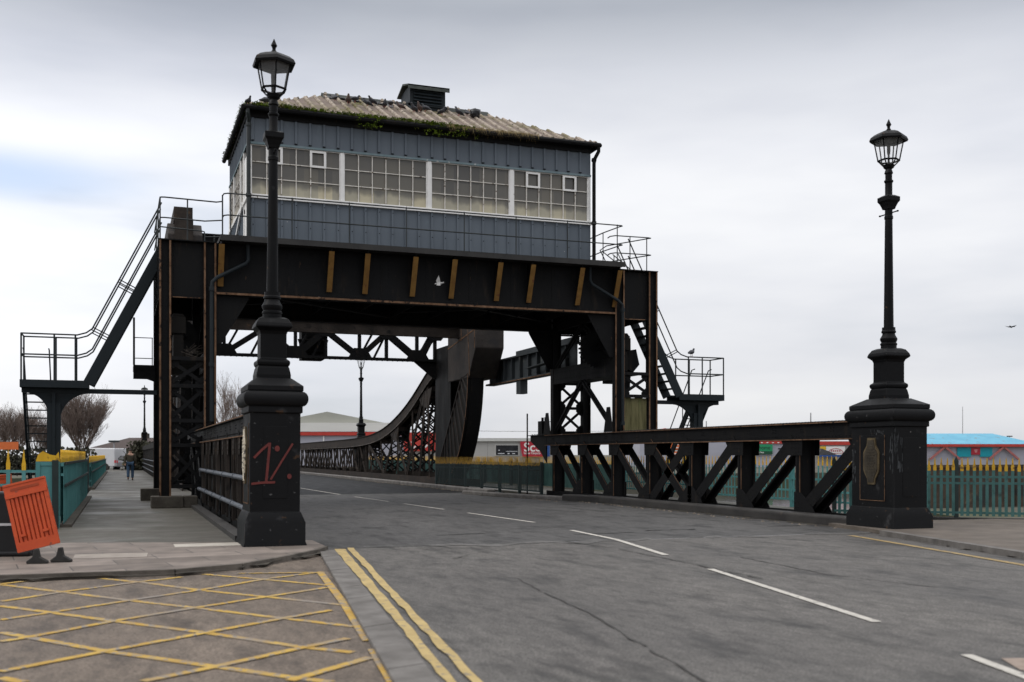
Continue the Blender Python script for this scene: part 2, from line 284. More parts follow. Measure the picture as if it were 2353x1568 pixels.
def flags():
    m = bpy.data.materials.new('paving_flags'); m.use_nodes = True; t = m.node_tree; p = t.nodes['Principled BSDF']; L = t.links.new
    tc = N(t, 'ShaderNodeTexCoord'); mp = N(t, 'ShaderNodeMapping'); mp.inputs['Rotation'].default_value = (0,0,math.radians(-7)); L(tc.outputs['Object'], mp.inputs[0])
    b = N(t, 'ShaderNodeTexBrick'); b.inputs['Scale'].default_value = 1; b.inputs['Brick Width'].default_value = 1.2; b.inputs['Row Height'].default_value = .62; b.inputs['Mortar Size'].default_value = .008
    b.inputs['Color1'].default_value = (.125,.10,.083,1); b.inputs['Color2'].default_value = (.225,.185,.158,1); b.inputs['Mortar'].default_value = (.05,.045,.04,1); b.offset = .5
    L(mp.outputs[0], b.inputs['Vector'])
    n = N(t, 'ShaderNodeTexNoise'); n.inputs['Scale'].default_value = 3; n.inputs['Detail'].default_value = 7; L(tc.outputs['Object'], n.inputs['Vector'])
    r = ramp(t, [(.3, .72), (.7, 1.2)]); L(n.outputs[0], r.inputs[0])
    mu = N(t, 'ShaderNodeMix', data_type='RGBA', blend_type='MULTIPLY'); mu.inputs[0].default_value = 1; L(b.outputs[0], mu.inputs[6]); L(r.outputs[0], mu.inputs[7])
    L(mu.outputs[2], p.inputs['Base Color']); p.inputs['Roughness'].default_value = .75
    bp = N(t, 'ShaderNodeBump'); bp.inputs['Strength'].default_value = .3; bp.inputs['Distance'].default_value = .01; L(b.outputs['Fac'], bp.inputs['Height']); bp.invert = True; L(bp.outputs[0], p.inputs['Normal'])
    return m
FLAGS = flags()
def water_mat():
    m = bpy.data.materials.new('dock_water'); m.use_nodes = True; t = m.node_tree; p = t.nodes['Principled BSDF']; L = t.links.new
    p.inputs['Base Color'].default_value = (.03,.035,.032,1); p.inputs['Roughness'].default_value = .06; p.inputs['IOR'].default_value = 1.33
    tc = N(t, 'ShaderNodeTexCoord'); n = N(t, 'ShaderNodeTexNoise'); n.inputs['Scale'].default_value = 1.2; n.inputs['Detail'].default_value = 3; L(tc.outputs['Object'], n.inputs['Vector'])
    bp = N(t, 'ShaderNodeBump'); bp.inputs['Strength'].default_value = .12; bp.inputs['Distance'].default_value = .05; L(n.outputs[0], bp.inputs['Height']); L(bp.outputs[0], p.inputs['Normal'])
    return m
WATER = water_mat()
def pane_mat():
    # dirty glazing: dull grime film, light at the foot of each window painted as a paler gradient (local height), glossy
    m = bpy.data.materials.new('grimy_window_glass'); m.use_nodes = True; t = m.node_tree; p = t.nodes['Principled BSDF']; L = t.links.new
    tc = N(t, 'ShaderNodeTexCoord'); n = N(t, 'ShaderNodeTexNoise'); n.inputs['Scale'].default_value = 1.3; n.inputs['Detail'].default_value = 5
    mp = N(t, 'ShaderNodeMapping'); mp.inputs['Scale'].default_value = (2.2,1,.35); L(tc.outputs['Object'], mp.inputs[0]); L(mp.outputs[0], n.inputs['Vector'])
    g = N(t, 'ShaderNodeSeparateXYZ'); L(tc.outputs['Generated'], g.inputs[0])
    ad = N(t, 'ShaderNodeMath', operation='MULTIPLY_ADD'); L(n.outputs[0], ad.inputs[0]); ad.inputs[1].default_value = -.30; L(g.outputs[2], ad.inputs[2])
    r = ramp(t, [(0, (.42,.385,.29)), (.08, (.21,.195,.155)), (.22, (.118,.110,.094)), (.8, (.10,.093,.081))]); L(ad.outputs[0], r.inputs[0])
    sn = N(t, 'ShaderNodeVectorMath', operation='SNAP'); L(tc.outputs['Object'], sn.inputs[0]); sn.inputs[1].default_value = (.417,9,.4667)
    wn = N(t, 'ShaderNodeTexWhiteNoise'); L(sn.outputs[0], wn.inputs[0]); rw = ramp(t, [(0, (.72,.73,.76)), (.5, (1,1,.98)), (1, (1.22,1.18,1.08))]); L(wn.outputs[0], rw.inputs[0])
    mw = N(t, 'ShaderNodeMix', data_type='RGBA', blend_type='MULTIPLY'); mw.inputs[0].default_value = 1; L(r.outputs[0], mw.inputs[6]); L(rw.outputs[0], mw.inputs[7])
    L(mw.outputs[2], p.inputs['Base Color']); p.inputs['Roughness'].default_value = .15; p.inputs['Specular IOR Level'].default_value = .5
    return m
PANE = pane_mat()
def glass_mat():
    m = bpy.data.materials.new('lantern_glass'); m.use_nodes = True; t = m.node_tree; p = t.nodes['Principled BSDF']
    p.inputs['Base Color'].default_value = (.92,.93,.92,1); p.inputs['Roughness'].default_value = .12; p.inputs['Alpha'].default_value = .10; p.inputs['Specular IOR Level'].default_value = .5
    return m
LGLASS = glass_mat()
# ================================================================== THE SETTING
def sheet(name, poly, z, mat, th=None):
    m = MB()
    if th: m.prism(poly, 'z', z-th, z)
    else: m.add([(x, y, z) for x, y in poly], [tuple(range(len(poly)))])
    return structure(m.build(name, mat))
BANK = 84.0
m = MB()                                   # land sheet with the river channel let into it
prof = [(-300,-.16),(18.6,-.16),(19.0,-3.2),(BANK-.5,-3.2),(BANK,-.2),(400,-.2),(4000,-.2)]
for (y0, z0), (y1, z1) in zip(prof, prof[1:]):
    m.add([(-3000,y0,z0),(3000,y0,z0),(3000,y1,z1),(-3000,y1,z1)], [(0,1,2,3)])
GROUND = M('trampled_ground', (.06,.055,.042), (.13,.115,.085), r=.95, sc=.6, bump=.4, bsc=8, layer=[((.05,.06,.025), .25, .5, .15)])
structure(m.build('ground', GROUND))
sheet('water', [(-400,18.8),(400,18.8),(400,BANK-.1),(-400,BANK-.1)], -1.55, WATER)
# yard, road, pavements
bl = [G(735,1270), G(905,1568)]; br = [G(770,1265), G(1010,1568)]
def ext(a, b, y): t = (y-a[1])/(b[1]-a[1]); return (a[0]+(b[0]-a[0])*t, y)
sheet('yard', [(-40,-30),ext(bl[1],bl[0],-30),ext(bl[1],bl[0],16.6),(-40,16.6)], -.03, YARD)
rk = [(13.35,16.2),(12.3,11.8),(10.2,2.5),(3.0,-30)]
sheet('road', [ext(bl[1],br[1],-30) if 0 else ext(bl[1],bl[0],-30), bl[1], bl[0], (2.9,16.9)]+[(13.9,16.9)]+rk, -.004, ASPH)
sheet('bridge_road', [(2.9,16.9),(13.9,16.9),(14.1,19),(14.1,130),(2.9,130)], -.002, ASPHD)
sheet('far_road', [(-9,96),(2.9,96),(2.9,130),(-9,200)], -.01, ASPHD)
m = MB()                                    # flush kerb stones between the yard and the road
k = 9
L0, L1, R0, R1 = Vector((*ext(*bl,16.35),0)), Vector((*ext(*bl,-1),0)), Vector((*ext(*br,16.6),0)), Vector((*ext(*br,-1),0))
for i in range(19):
    a, b = i/19, (i+.985)/19
    p = [L0.lerp(L1, a), L0.lerp(L1, b), R0.lerp(R1, b), R0.lerp(R1, a)]; dz = random.uniform(0, .006)
    m.prism([(q.x, q.y) for q in p], 'z', -.1, .012+dz)
structure(bevel(m.build('kerb', KERB), .012))
# left pavement: flags with a curved kerb
fr_ = [(-40,14.0),(-6,14.1),(-1.37,14.2),(.64,14.15),(1.5,14.6),(2.19,15.45),(2.8,16.35),(3.05,16.9),(3.05,18.1)]
sheet('pavement', fr_+[(1.9,18.1),(-.75,18.95),(-40,19.4)], .05, FLAGS, .25)
m = MB()
for a, b in zip(fr_[1:7], fr_[2:8]): m.beam((a[0],a[1]-.03,-.005), (b[0],b[1]-.03,-.005), .09, .108)
structure(m.build('pavement_kerb', M('dark_kerb_edge', (.07,.06,.05), (.15,.13,.11), r=.85, sc=2.5, bump=.3, bsc=40)))
sheet('footway', [(-1.0,18.95),(1.9,18.1),(2.6,18.1),(2.6,130),(-1.15,130),(-1.15,19)], .04, CONC, .35)
m = MB(); m.box(.80,1.84,17.40,17.98,.05,.058); structure(m.build('pale_paving_slab', M('pale_slab', (.40,.36,.31), (.52,.48,.42), r=.8, sc=4, layer=[((.3,.27,.23), 2, .6, .2)])))
sheet('right_pavement', [(13.35,16.2),(12.3,11.8),(10.2,2.5),(3.0,-30),(60,-30),(60,18.6),(13.9,18.6),(13.6,16.9)], .07, M('brown_pavement', (.085,.069,.056), (.145,.12,.098), r=.8, sc=1.5, bump=.2, bsc=40, layer=[((.09,.075,.06), 1.1, .56, .15)]), .25)
m = MB()
for a, b in zip(rk, rk[1:]): m.beam((a[0]-.02,a[1],.015), (b[0]-.02,b[1],.015), .16, .15)
structure(m.build('right_pavement_kerb', KERB))
sheet('right_footway', [(14.9,18.6),(17.9,18.6),(17.9,130),(14.9,130)], .02, CONC, .35)
MB_ = MB(); MB_.prism([(-.62,15.95),(.35,15.9),(.38,16.55),(-.62,16.65)], 'z', .05, .057); structure(MB_.build('pale_paving_slab', M('dull_pale_slab', (.25,.215,.185), (.33,.29,.25), r=.8, sc=4)))
# kerbs of the bridge roadway
def kerb_run(name, pts, w, h, mat):
    m = MB()
    for a, b in zip(pts, pts[1:]): m.beam((a[0],a[1],h/2-.02), (b[0],b[1],h/2-.02), w, h+.04)
    return structure(bevel(m.build(name, mat), .05, 3))
kerb_run('bridge_kerb', [(14.3,17.95),(14.3,30.4),(13.75,32.2)], .42, .2, KERBD)
kerb_run('bridge_kerb', [(13.75,32.2),(13.1,34.5),(12.6,37),(12.4,38.9)], .3, .13, KERB)
kerb_run('bridge_kerb', [(13.35,38.6),(13.35,112)], .36, .16, KERB)
kerb_run('bridge_kerb', [(2.9,19.3),(2.9,112)], .26, .14, KERB)
# painted markings, laid on the ground
def strips(name, quads, z, mat, dz=0.00013):
    m = MB()
    for i, q in enumerate(quads): m.add([(x, y, z+(i % 90)*dz) for x, y in q], [tuple(range(len(q)))])
    return structure(m.build(name, mat))
def stroke(a, b, w):
    a, b = Vector(a), Vector(b); n = (b-a).normalized(); n = Vector((-n.y, n.x))*w/2; return [tuple(a-n), tuple(b-n), tuple(b+n), tuple(a+n)]
def ragged(pts, w, rnd, step=.16):          # a wavering strip with a broken edge
    pts = [Vector(p) for p in pts]; out = []
    for a, b in zip(pts, pts[1:]):
        n = max(1, int((b-a).length/step)); nn = (b-a).normalized(); nn = Vector((-nn.y, nn.x))
        for i in range(n):
            c, d = a.lerp(b, i/n), a.lerp(b, (i+1)/n)
            if not out: w0 = w*rnd.uniform(.4,1.3); o0 = nn*rnd.uniform(-.4,.4)*w
            w1 = w*rnd.uniform(.35,1.4); o1 = nn*rnd.uniform(-.9,.9)*w
            if rnd.random() > .08: out.append([tuple(c+o0-nn*w0/2), tuple(d+o1-nn*w1/2), tuple(d+o1+nn*w1/2), tuple(c+o0+nn*w0/2)])
            elif not out: out.append([tuple(c), tuple(d), tuple(d)])
            w0, o0 = w1, o1
    return [q for q in out if len(q) == 4]
dash = [((2220,1505),(2420,1580)),((1632,1308),(2015,1430)),((1313,1219),(1530,1276)),((1075,1179),(1228,1201)),((928,1158),(1020,1171)),((815,1142),(893,1153)),((690,1122),(782,1137))]
qs = []
for a, b in dash:
    p, q = Vector(G(*a)), Vector(G(*b)); mid = (p+q)/2
    if a[0] == 1313: c = Vector(G(1415,1240)); qs += [stroke(p, c, .11), stroke(c, q, .11)]
    else: qs.append(stroke(p, q, .095))
strips('centre_line', qs, .004, WLINE)
dy = [[(769,1262),(792,1262),(1050,1568),(1022,1568)],[(797,1260),(812,1260),(1106,1568),(1079,1568)]]
qs = []
for q in dy:
    g = [Vector(G(*p)) for p in q]; a0, a1 = g[0], g[3]; b0, b1 = g[1], g[2]; n = 34; prev = None
    for i in range(n+5):
        t = i/n; j = random.uniform(-.014,.014); l = a0+(a1-a0)*t+Vector((j,0)); r = b0+(b1-b0)*t+Vector((random.uniform(-.01,.01),0))
        if prev: qs.append([tuple(prev[0]), tuple(l), tuple(r), tuple(prev[1])])
        prev = (l, r)
strips('double_yellow_line', qs, .003, YLINE)
p = [Vector(G(x, y)) for x, y in ((1955,1231),(2150,1264),(2353,1299),(2560,1335))]
strips('yellow_line', [stroke(a, b, .13) for a, b in zip(p, p[1:])], .003, M('tan_yellow_road_paint', (.24,.165,.065), (.36,.26,.115), r=.8, sc=3, layer=[((.12,.105,.09), 2.2, .55, .1), ((.12,.11,.1), 13, .58, .06)]))
def hz(x, y): return Vector(G(x*.4688, 1231.6+y*.4688, -.03))
hl = [[(450,205),(700,230),(1000,270),(1300,300),(1680,340)],[(0,240),(330,280),(650,320),(960,355),(1380,405),(1720,445)],[(0,345),(250,378),(560,420),(1010,478),(1480,548),(1710,572)],
      [(0,475),(140,500),(530,570),(1060,645),(1450,700),(1600,718)],[(1000,190),(1620,245)],[(0,700),(100,718)],
      [(0,325),(320,275),(680,228),(880,205)],[(0,415),(250,378),(640,318),(1000,265),(1310,212),(1570,180)],[(0,522),(140,500),(560,420),(960,355),(1380,290),(1590,258)],
      [(0,670),(540,565),(1010,478),(1400,405),(1610,370)],[(700,718),(1060,645),(1500,548),(1690,510)],[(1420,715),(1800,605)],[(0,240),(220,213)],
      [(1160,187),(1570,182)],[(1570,182),(1690,340),(1800,515)],[(1830,560),(1925,718)]]
qs = []
for l in hl:
    p = [hz(*q) for q in l]
    for a, b in zip(p, p[1:]): qs += [stroke(a, b+(b-a).normalized()*.04, .09)]
strips('yellow_hatching', qs, -.026, YHATCH)
rnd = random.Random(3)
CRACK = M('dark_crack', (.036,.033,.031), (.06,.056,.053), r=.9, sc=9)
qs = []
for pts, w in (([(1190,1330),(1270,1372),(1345,1405),(1440,1462),(1560,1532),(1640,1580)], .02), ([(1300,1245),(1420,1262),(1560,1290),(1750,1330)], .03), ([(1040,1285),(1110,1268),(1180,1262)], .03), ([(740,1250),(1000,1255),(1240,1249)], .02), ([(1700,1280),(1900,1320),(2150,1350)], .025), ([(1000,1210),(1180,1216),(1300,1212)], .03)):
    qs += ragged([G(*q) for q in pts], w, rnd)
strips('road_crack', qs, .0015, CRACK)
JOINT = asphalt('pale_joint_strip', (.082,.078,.074), (.13,.124,.117), (.045,.043,.041))
strips('bridge_joint', ragged([(3.2,16.85),(13.6,16.85)], .42, random.Random(9), .5), .001, JOINT)
strips('tan_patch', [[G(2300,1513),G(2400,1512),G(2420,1545),G(2345,1540)]], .001, M('tan_repair', (.22,.17,.135), (.3,.24,.2), r=.9, sc=6))
# contact shade along the kerbs, painted as ragged dark strips
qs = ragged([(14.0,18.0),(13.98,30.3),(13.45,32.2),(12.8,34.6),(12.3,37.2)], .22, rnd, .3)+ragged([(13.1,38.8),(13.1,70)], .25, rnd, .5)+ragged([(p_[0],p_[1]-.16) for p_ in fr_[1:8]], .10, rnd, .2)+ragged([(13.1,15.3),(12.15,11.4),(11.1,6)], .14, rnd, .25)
strips('kerb_contact_shade', qs, .0022, M('kerb_contact_shade', (.03,.026,.02), (.065,.055,.04), r=.95, sc=6))
qs = []
for _ in range(26):                          # dark smears and scars of the bridge surfacing
    x, y = rnd.uniform(4,13), rnd.uniform(17.4,34); l = rnd.uniform(.3,1.6)
    qs += ragged([(x,y),(x+l,y+rnd.uniform(-.25,.25))], rnd.uniform(.03,.12), rnd, .18)
strips('surface_scar', qs, .0012, M('dark_scar', (.05,.048,.047), (.075,.072,.07), r=.9, sc=8))
m = MB()                                     # grit and litter in the gutter
for _ in range(260):
    t = rnd.random(); y = 18+t*42; x = (13.7 if y < 31 else 13.15)-abs(rnd.gauss(0,.12)); s = rnd.uniform(.012,.04)
    m.add([(x-s,y-s,0),(x+s,y-s*.7,0),(x+s*.8,y+s,0),(x-s*.6,y+s*.8,0),(x,y,s*.9)], [(0,1,4),(1,2,4),(2,3,4),(3,0,4)])
g = structure(m.build('gutter_grit', M('gutter_grit', (.10,.08,.06), (.3,.25,.2), r=.9, sc=20)))
g['kind'] = 'stuff'

# ================================================================== STREET LAMPS
def lantern(root, kind, z=7.3):
    f = MB(); gl = MB(); n = 6; ph = math.radians(30)
    def ring(r, zz): return [Vector((r*math.cos(2*math.pi*i/n+ph), r*math.sin(2*math.pi*i/n+ph), zz)) for i in range(n)]
    if kind == 'roofed':
        a, b, c = ring(.10, z+.06), ring(.205, z+.17), ring(.285, z+.58)
    else:
        a, b, c = ring(.09, z+.06), ring(.15, z+.16), ring(.28, z+.66)
    f.lathe([(.06,z),(.10,z+.03),(.12,z+.08),(.06,z+.1)], 12)
    for i in range(n):
        j = (i+1) % n
        f.tube(a[i], b[i], .013, 6).tube(b[i], b[j], .019, 6).tube(b[i], c[i], .013, 6).tube(c[i], c[j], .02, 6)
        gl.add([a[i],a[j],b[j],b[i]], [(0,1,2,3)]); gl.add([b[i],b[j],c[j],c[i]], [(0,1,2,3)])
    f.tube((0,0,z+.06), (0,0,z+.3), .02, 8).lathe([(.028,z+.3),(.034,z+.36),(.034,z+.46),(.02,z+.5)], 8)
    f.build('lantern_frame', LAMPB, root)
    gl.build('lantern_glass', LGLASS, root)
    r = MB()
    if kind == 'roofed':
        r.lathe([(.28,z+.58),(.36,z+.545),(.375,z+.58),(.345,z+.64),(.27,z+.695),(.17,z+.74),(.08,z+.765),(.05,z+.77)], 6, ph=ph)
    else:
        r.lathe([(.285,z+.64),(.31,z+.66),(.25,z+.72),(.10,z+.80),(.05,z+.84)], 6, ph=ph)
        for i in range(n): r.lathe([(.022,z+.66),(.03,z+.72),(.006,z+.8)], 6, c=(c[i].x*1.02, c[i].y*1.02))
    r.build('lantern_roof', LAMPB, root)
    zf = z-.10 if kind == 'roofed' else z
    MB().lathe([(.04,zf+.86),(.05,zf+.885),(.028,zf+.92),(.03,zf+.95),(.052,zf+.99),(.03,zf+1.04),(.004,zf+1.1)], 12).build('finial', LAMPB, root, smooth=True)
def plaque(root, mat, frame=None):
    # scroll-ended tablet on the side face that looks towards -x
    sc = [(0,-.47),(.10,-.47),(.12,-.36),(.20,-.25),(.23,-.18),(.23,.16),(.21,.2),(.13,.30),(.11,.45),(0,.45)]
    poly = [(y, 1.5+z) for y, z in sc]+[(-y, 1.5+z) for y, z in reversed(sc[1:-1])]
    p = MB().prism(poly, 'x', -.43, -.39).build('plaque', frame or mat, root)
    inn = [(y*.82, 1.5+(z-1.5)*.90) for y, z in poly]
    q = MB().prism(inn, 'x', -.442, -.428)
    for k in range(9):
        zz = 1.5-.22+k*.055; q.box(-.452,-.44,-.13+.02*(k%3),.13-.02*(k%2),zz,zz+.02)
    q.lathe([(.001,1.72),(.05,1.74),(.05,1.80),(.001,1.82)], 10, c=(-.44,0), sx=.3)
    q.build('relief', mat, root)
def street_lamp(label, loc, kind, pl=None, plf=None, hy=.50, group='cast iron street lamps at the ends of the bridge', pedestal=True):
    t = thing('street_lamp', label, 'street lamp', (0,0,0), 0, group)
    hx = .395; k_ = hy-.5
    if pedestal:
        pr = [(.505,.61+k_,0),(.505,.61+k_,.03),(.475,.58+k_,.12),(.475,.58+k_,.42),(hx+.015,hy+.015,.58),(hx,hy,.585),(hx,hy,2.16),(hx+.03,hy+.03,2.17),(hx+.03,hy+.03,2.26)]
        for i in range(9):
            a = -math.pi/2+math.pi*i/8; e = .025+.085*math.cos(a); pr.append((hx+e, hy+e, 2.39+.12*math.sin(a)))
        pr += [(hx+.04,hy+.04,2.52),(hx+.04,hy+.04,2.6),(.28,.32,2.73)]
        o = MB().rect_stack(pr).build('pedestal', PILL, t, smooth=True); bevel(o, .012, 2)
        p = MB(); p.box(-.19,.19,-hy-.008,-hy+.01,.8,1.95); p.box(-hx-.008,-hx+.01,-.36,.36,.72,2.0); p.box(hx-.01,hx+.008,-.36,.36,.72,2.0)
        bevel(p.build('raised_panel', PILL, t), .006)
        m = MB(); m.box(-hx-.011,-hx-.004,-.37,-.36,.71,2.0); m.box(-hx-.011,-hx-.004,.36,.37,.71,2.0); m.box(-hx-.011,-hx-.004,-.36,.36,.71,.72)
        m.build('rusted_panel_edge', RUST, t)
    b = MB().rect_stack([(.272,.272,2.70),(.272,.272,2.79),(.25,.25,2.90),(.235,.235,2.93),(.255,.255,2.95),(.262,.262,2.99),(.255,.255,3.02),(.215,.215,3.05),(.208,.208,3.07),(.208,.208,3.45),(.225,.225,3.5),(.29,.29,3.56),(.29,.29,3.585),(.275,.275,3.63),(.23,.23,3.70),(.17,.17,3.73),(.1,.1,3.735)])
    o = b.build('post_base', LAMPB, t); bevel(o, .008)
    c = MB().lathe([(.152,3.70),(.152,3.79),(.162,3.8),(.162,3.83),(.142,3.85),(.165,3.9),(.165,3.93),(.13,3.99),(.118,4.03),(.14,4.045),(.14,4.075),(.128,4.09),(.128,4.15),(.095,4.155),(.09,4.6),(.073,6.3),(.085,6.31),(.085,6.36),(.073,6.38),(.073,6.5),(.09,6.52),(.08,6.78),(.07,6.8),(.07,7.02),(.088,7.05),(.088,7.075),(.066,7.09),(.066,7.2),(.085,7.22),(.06,7.3)], 20)
    c.build('column', LAMPB, t, smooth=True)
    MB().rect_stack([(.085,.085,6.50),(.095,.095,6.54),(.125,.125,6.62),(.152,.152,6.66),(.152,.152,6.74),(.085,.085,6.78)]).build('capital', LAMPB, t)
    MB().tube((0,-.26,6.42), (0,.26,6.42), .013, 8).lathe([(.001,6.40),(.022,6.41),(.022,6.43),(.001,6.44)], 8, c=(0,-.26)).lathe([(.001,6.40),(.022,6.41),(.022,6.43),(.001,6.44)], 8, c=(0,.26)).build('ladder_bar', LAMPB, t)
    lantern(t, kind)
    if pl: plaque(t, pl, plf)
    t.location = loc
    return t
lmp = street_lamp('tall black lamp on a pedestal with red 1% graffiti, before the left tower', (0,0,0), 'roofed', GILT, BRONZE)
gm = MB(); fy = -.510; gk = [0]
def gx(x): return -.395+(x-235)*.00099
def gz(y): return 1.69-(y-480)*.000893
def spray(pts, w):
    for a, b in zip(pts, pts[1:]):
        A, B = Vector((gx(a[0]),gz(a[1]))), Vector((gx(b[0]),gz(b[1]))); n = (B-A).normalized(); e = n*w*.3; n = Vector((-n.y,n.x))*w/2
        gk[0] += .0007; gm.prism([tuple(A-e-n),tuple(B+e-n),tuple(B+e+n),tuple(A-e+n)], 'y', fy-.003-gk[0], fy+gk[0]*.3)
spray([(305,745),(420,610),(535,500)], .038); spray([(545,495),(525,760),(490,1190)], .04); spray([(270,1212),(430,1192),(622,1185)], .036); spray([(565,1130),(740,800),(905,500)], .03)
for x, y, r in ((662,585,.043),(858,1080,.038)):
    gm.prism([(gx(x)+r*math.cos(k*.524)*.95, gz(y)+r*math.sin(k*.524)*1.1) for k in range(12)], 'y', fy-.004, fy)
gm.build('graffiti', REDP, lmp)
lmp.location = (2.3, 17.68, 0); lmp.rotation_euler = (0, math.radians(.4), 0)
l2 = street_lamp('tall black lamp on a scuffed pedestal with dull bronze plaque, right of the road', (0,0,0), 'roofed', DBRONZE, BRONZE, .63)
m = MB(); rr = random.Random(11)
def streak(face, a, z, w, h):                # a thin feathered run of chalky paint
    n = 5; L = [(a-w*(.5+rr.uniform(-.3,.2))*(1-abs(i/n-.45)), z+h*i/n) for i in range(n+1)]; Rr = [(a+w*(.5+rr.uniform(-.2,.3))*(1-abs(i/n-.45)), z+h*i/n) for i in range(n+1)]
    poly = L+Rr[::-1]
    if face == 'y': m.prism(poly, 'y', -.634, -.631)
    else: m.prism(poly, 'x', -.399, -.396)
for _ in range(30): streak('x', rr.uniform(-.38,.05), rr.uniform(2.0,2.07), rr.uniform(.006,.02), rr.uniform(.02,.06))
for _ in range(42): q = rr.random()**2; streak('y', -.39+q*.22, rr.uniform(1.3,1.95)-q*.1, rr.uniform(.006,.02), rr.uniform(.04,.22))
for _ in range(26): streak('x', rr.uniform(.50,.60), rr.uniform(1.0,1.75), rr.uniform(.006,.02), rr.uniform(.05,.2))
for _ in range(20): streak('x', -.60+rr.random()**2*.1, rr.uniform(1.2,1.95), rr.uniform(.006,.02), rr.uniform(.05,.2))
m.build('paint_scuff', M('chalky_paint_scuff', (.03,.032,.035), (.075,.08,.085), r=.9, sc=9), l2)
l2.location = (14.36, 17.30, -.12)
l3 = street_lamp('slender black lamp with a pointed crown, seen under the lattice strut at the far end', (0,0,0), 'crown')
l3.location = (15.15, 70.5, -.1)
l4 = street_lamp('small distant lamp beside the left railing, between the stair post and the left tower', (0,0,0), 'roofed')
l4.location = (2.2, 110, 0)
# ================================================================== PORTAL FRAME
YN, YF = 30.8, 36.0
ZT, ZG = 7.4, 6.0                # tower top, girder foot
pf = thing('portal_frame', 'black riveted steel portal with two towers and a deep girder spanning the road', 'bridge portal', (8.65, 33.4, 0))
def column(x0, x1, yn, s, z0, z1):
    # channel section: web set back, two flange plates whose toes face outwards (s=-1 towards the road user, +1 away)
    y1 = yn+s*-.15; m = MB()
    ya, yb = sorted((yn-.12, yn+.12))
    m.box(x0, x0+.035, ya, yb, z0, z1).box(x1-.035, x1, ya, yb, z0, z1).box(x0+.036, x1-.036, yn-.02, yn+.02, z0, z1)
    ys = yn-.02 if s < 0 else yn+.02
    rv = []
    z = z0+.2
    while z < z1-.1: rv += [(x0+.08, ys, z), (x1-.08, ys, z)]; z += .22
    m.rivets(rv, (0, s, 0), .018)
    c = m.build('column', STEEL, pf)
    yt = ya-.004 if s < 0 else yb
    for xa, xb in ((x0-.006, x0+.044), (x1-.044, x1+.006)): MB().box(xa, xb, yt, yt+.004, z0, z1).build('flange_edge', RUST, c)
    return c
cols = [(1.0,1.30,.35),(2.18,2.5,2.2),(14.80,15.12,2.2),(16.0,16.3,0)]
for x0, x1, z0 in cols:
    column(x0, x1, YN, -1, z0, ZT); column(x0, x1, YF, 1, z0, ZT)
for x0, x1 in ((1.0,1.0),(14.8,14.8),(2.5,2.5),(16.3,16.3)):
    pass
# upper plated panels of the towers
for x0, x1 in ((1.30,2.18),(15.12,16.0)):
    for y in (YN+.03, YF-.03):
        m = MB().box(x0+.003, x1-.003, y-.012, y+.012, ZG-.1, ZT-.03); s = -1 if y < 33 else 1
        rv = [(xx, y+s*.012, ZG+.1+.13*i) for xx in (x0+.08, x1-.08) for i in range(10)]
        m.rivets(rv, (0, s, 0), .018); m.box(x0+.003, x1-.003, y-.06, y+.06, ZG-.16, ZG-.11)
        p = m.build('panel', STEEL, pf)
        if s < 0: MB().box(x0+.05, x1-.1, y-.068, y-.061, ZG-.16, ZG-.135).build('flange_edge', RUST, p)
for xo in (1.02, 16.28):
    m = MB().box(xo-.012, xo+.012, YN+.125, YF-.125, ZG-.1, ZT-.03)
    for i in range(6): m.box(xo-.04, xo+.04, YN+.6+i*.8, YN+.66+i*.8, ZG-.1, ZT-.03)
    m.build('panel', STEEL, pf)
for x0, x1 in ((1.0,2.5),(14.8,16.3)):
    MB().box(x0-.02, x1+.02, YN-.14, YF+.14, ZT, ZT+.03).build('top_plate', STEEL, pf)
# near and far girders
def girder(y, s):
    m = MB(); x0, x1 = 2.51, 14.79
    m.box(x0, x1, y-.012, y+.012, ZG+.03, 7.42)
    m.box(x0, x1, y-.17, y+.17, ZG-.03, ZG+.03)
    m.box(x0, x1, y-.02, y+.02, ZG+.031, ZG+.16)
    m.rivets([(x0+.1+.11*i, y+s*.02, ZG+.095) for i in range(111)], (0, s, 0), .017)
    for i in range(9):                       # lapped cover plates with paired rivet lines
        xx = x0+.75+i*1.36; m.box(xx-.14, xx+.14, y+(s*.012 if s > 0 else -.021), y+(.021 if s > 0 else -.012), ZG+.165, 7.38)
        m.rivets([(xx+dx_, y+s*.021, ZG+.25+.11*j) for dx_ in (-.09,.09) for j in range(11)], (0, s, 0), .015)
    g = m.build('girder', STEEL, pf)
    e = MB(); e.box(x0, x1, y+s*.17-.004, y+s*.17+.004, ZG-.032, ZG+.026); e.build('flange_edge', RUST, g)
    return g
gn = girder(YN, -1); gf = girder(YF, 1)
for xp in (512, 762, 845, 955, 1045, 1150, 1225, 1338, 1428):
    x = PX(xp, 30.32)
    if xp == 1428: x = 14.77
    if xp == 512: x = 2.62
    b = MB().prism([(YN-.014, 7.40), (30.27, 7.40), (30.27, 7.33), (YN-.09, ZG+.18), (YN-.014, ZG+.18)], 'x', x-.012, x+.012).build('bracket', STEEL, pf)
    p, q = Vector((x, 30.262, 7.30)), Vector((x, YN-.095, ZG+.2))
    MB().beam(p, q, .155, .014, up=(0, -1, .6)).build('bracket_flange', OCHRE, b)
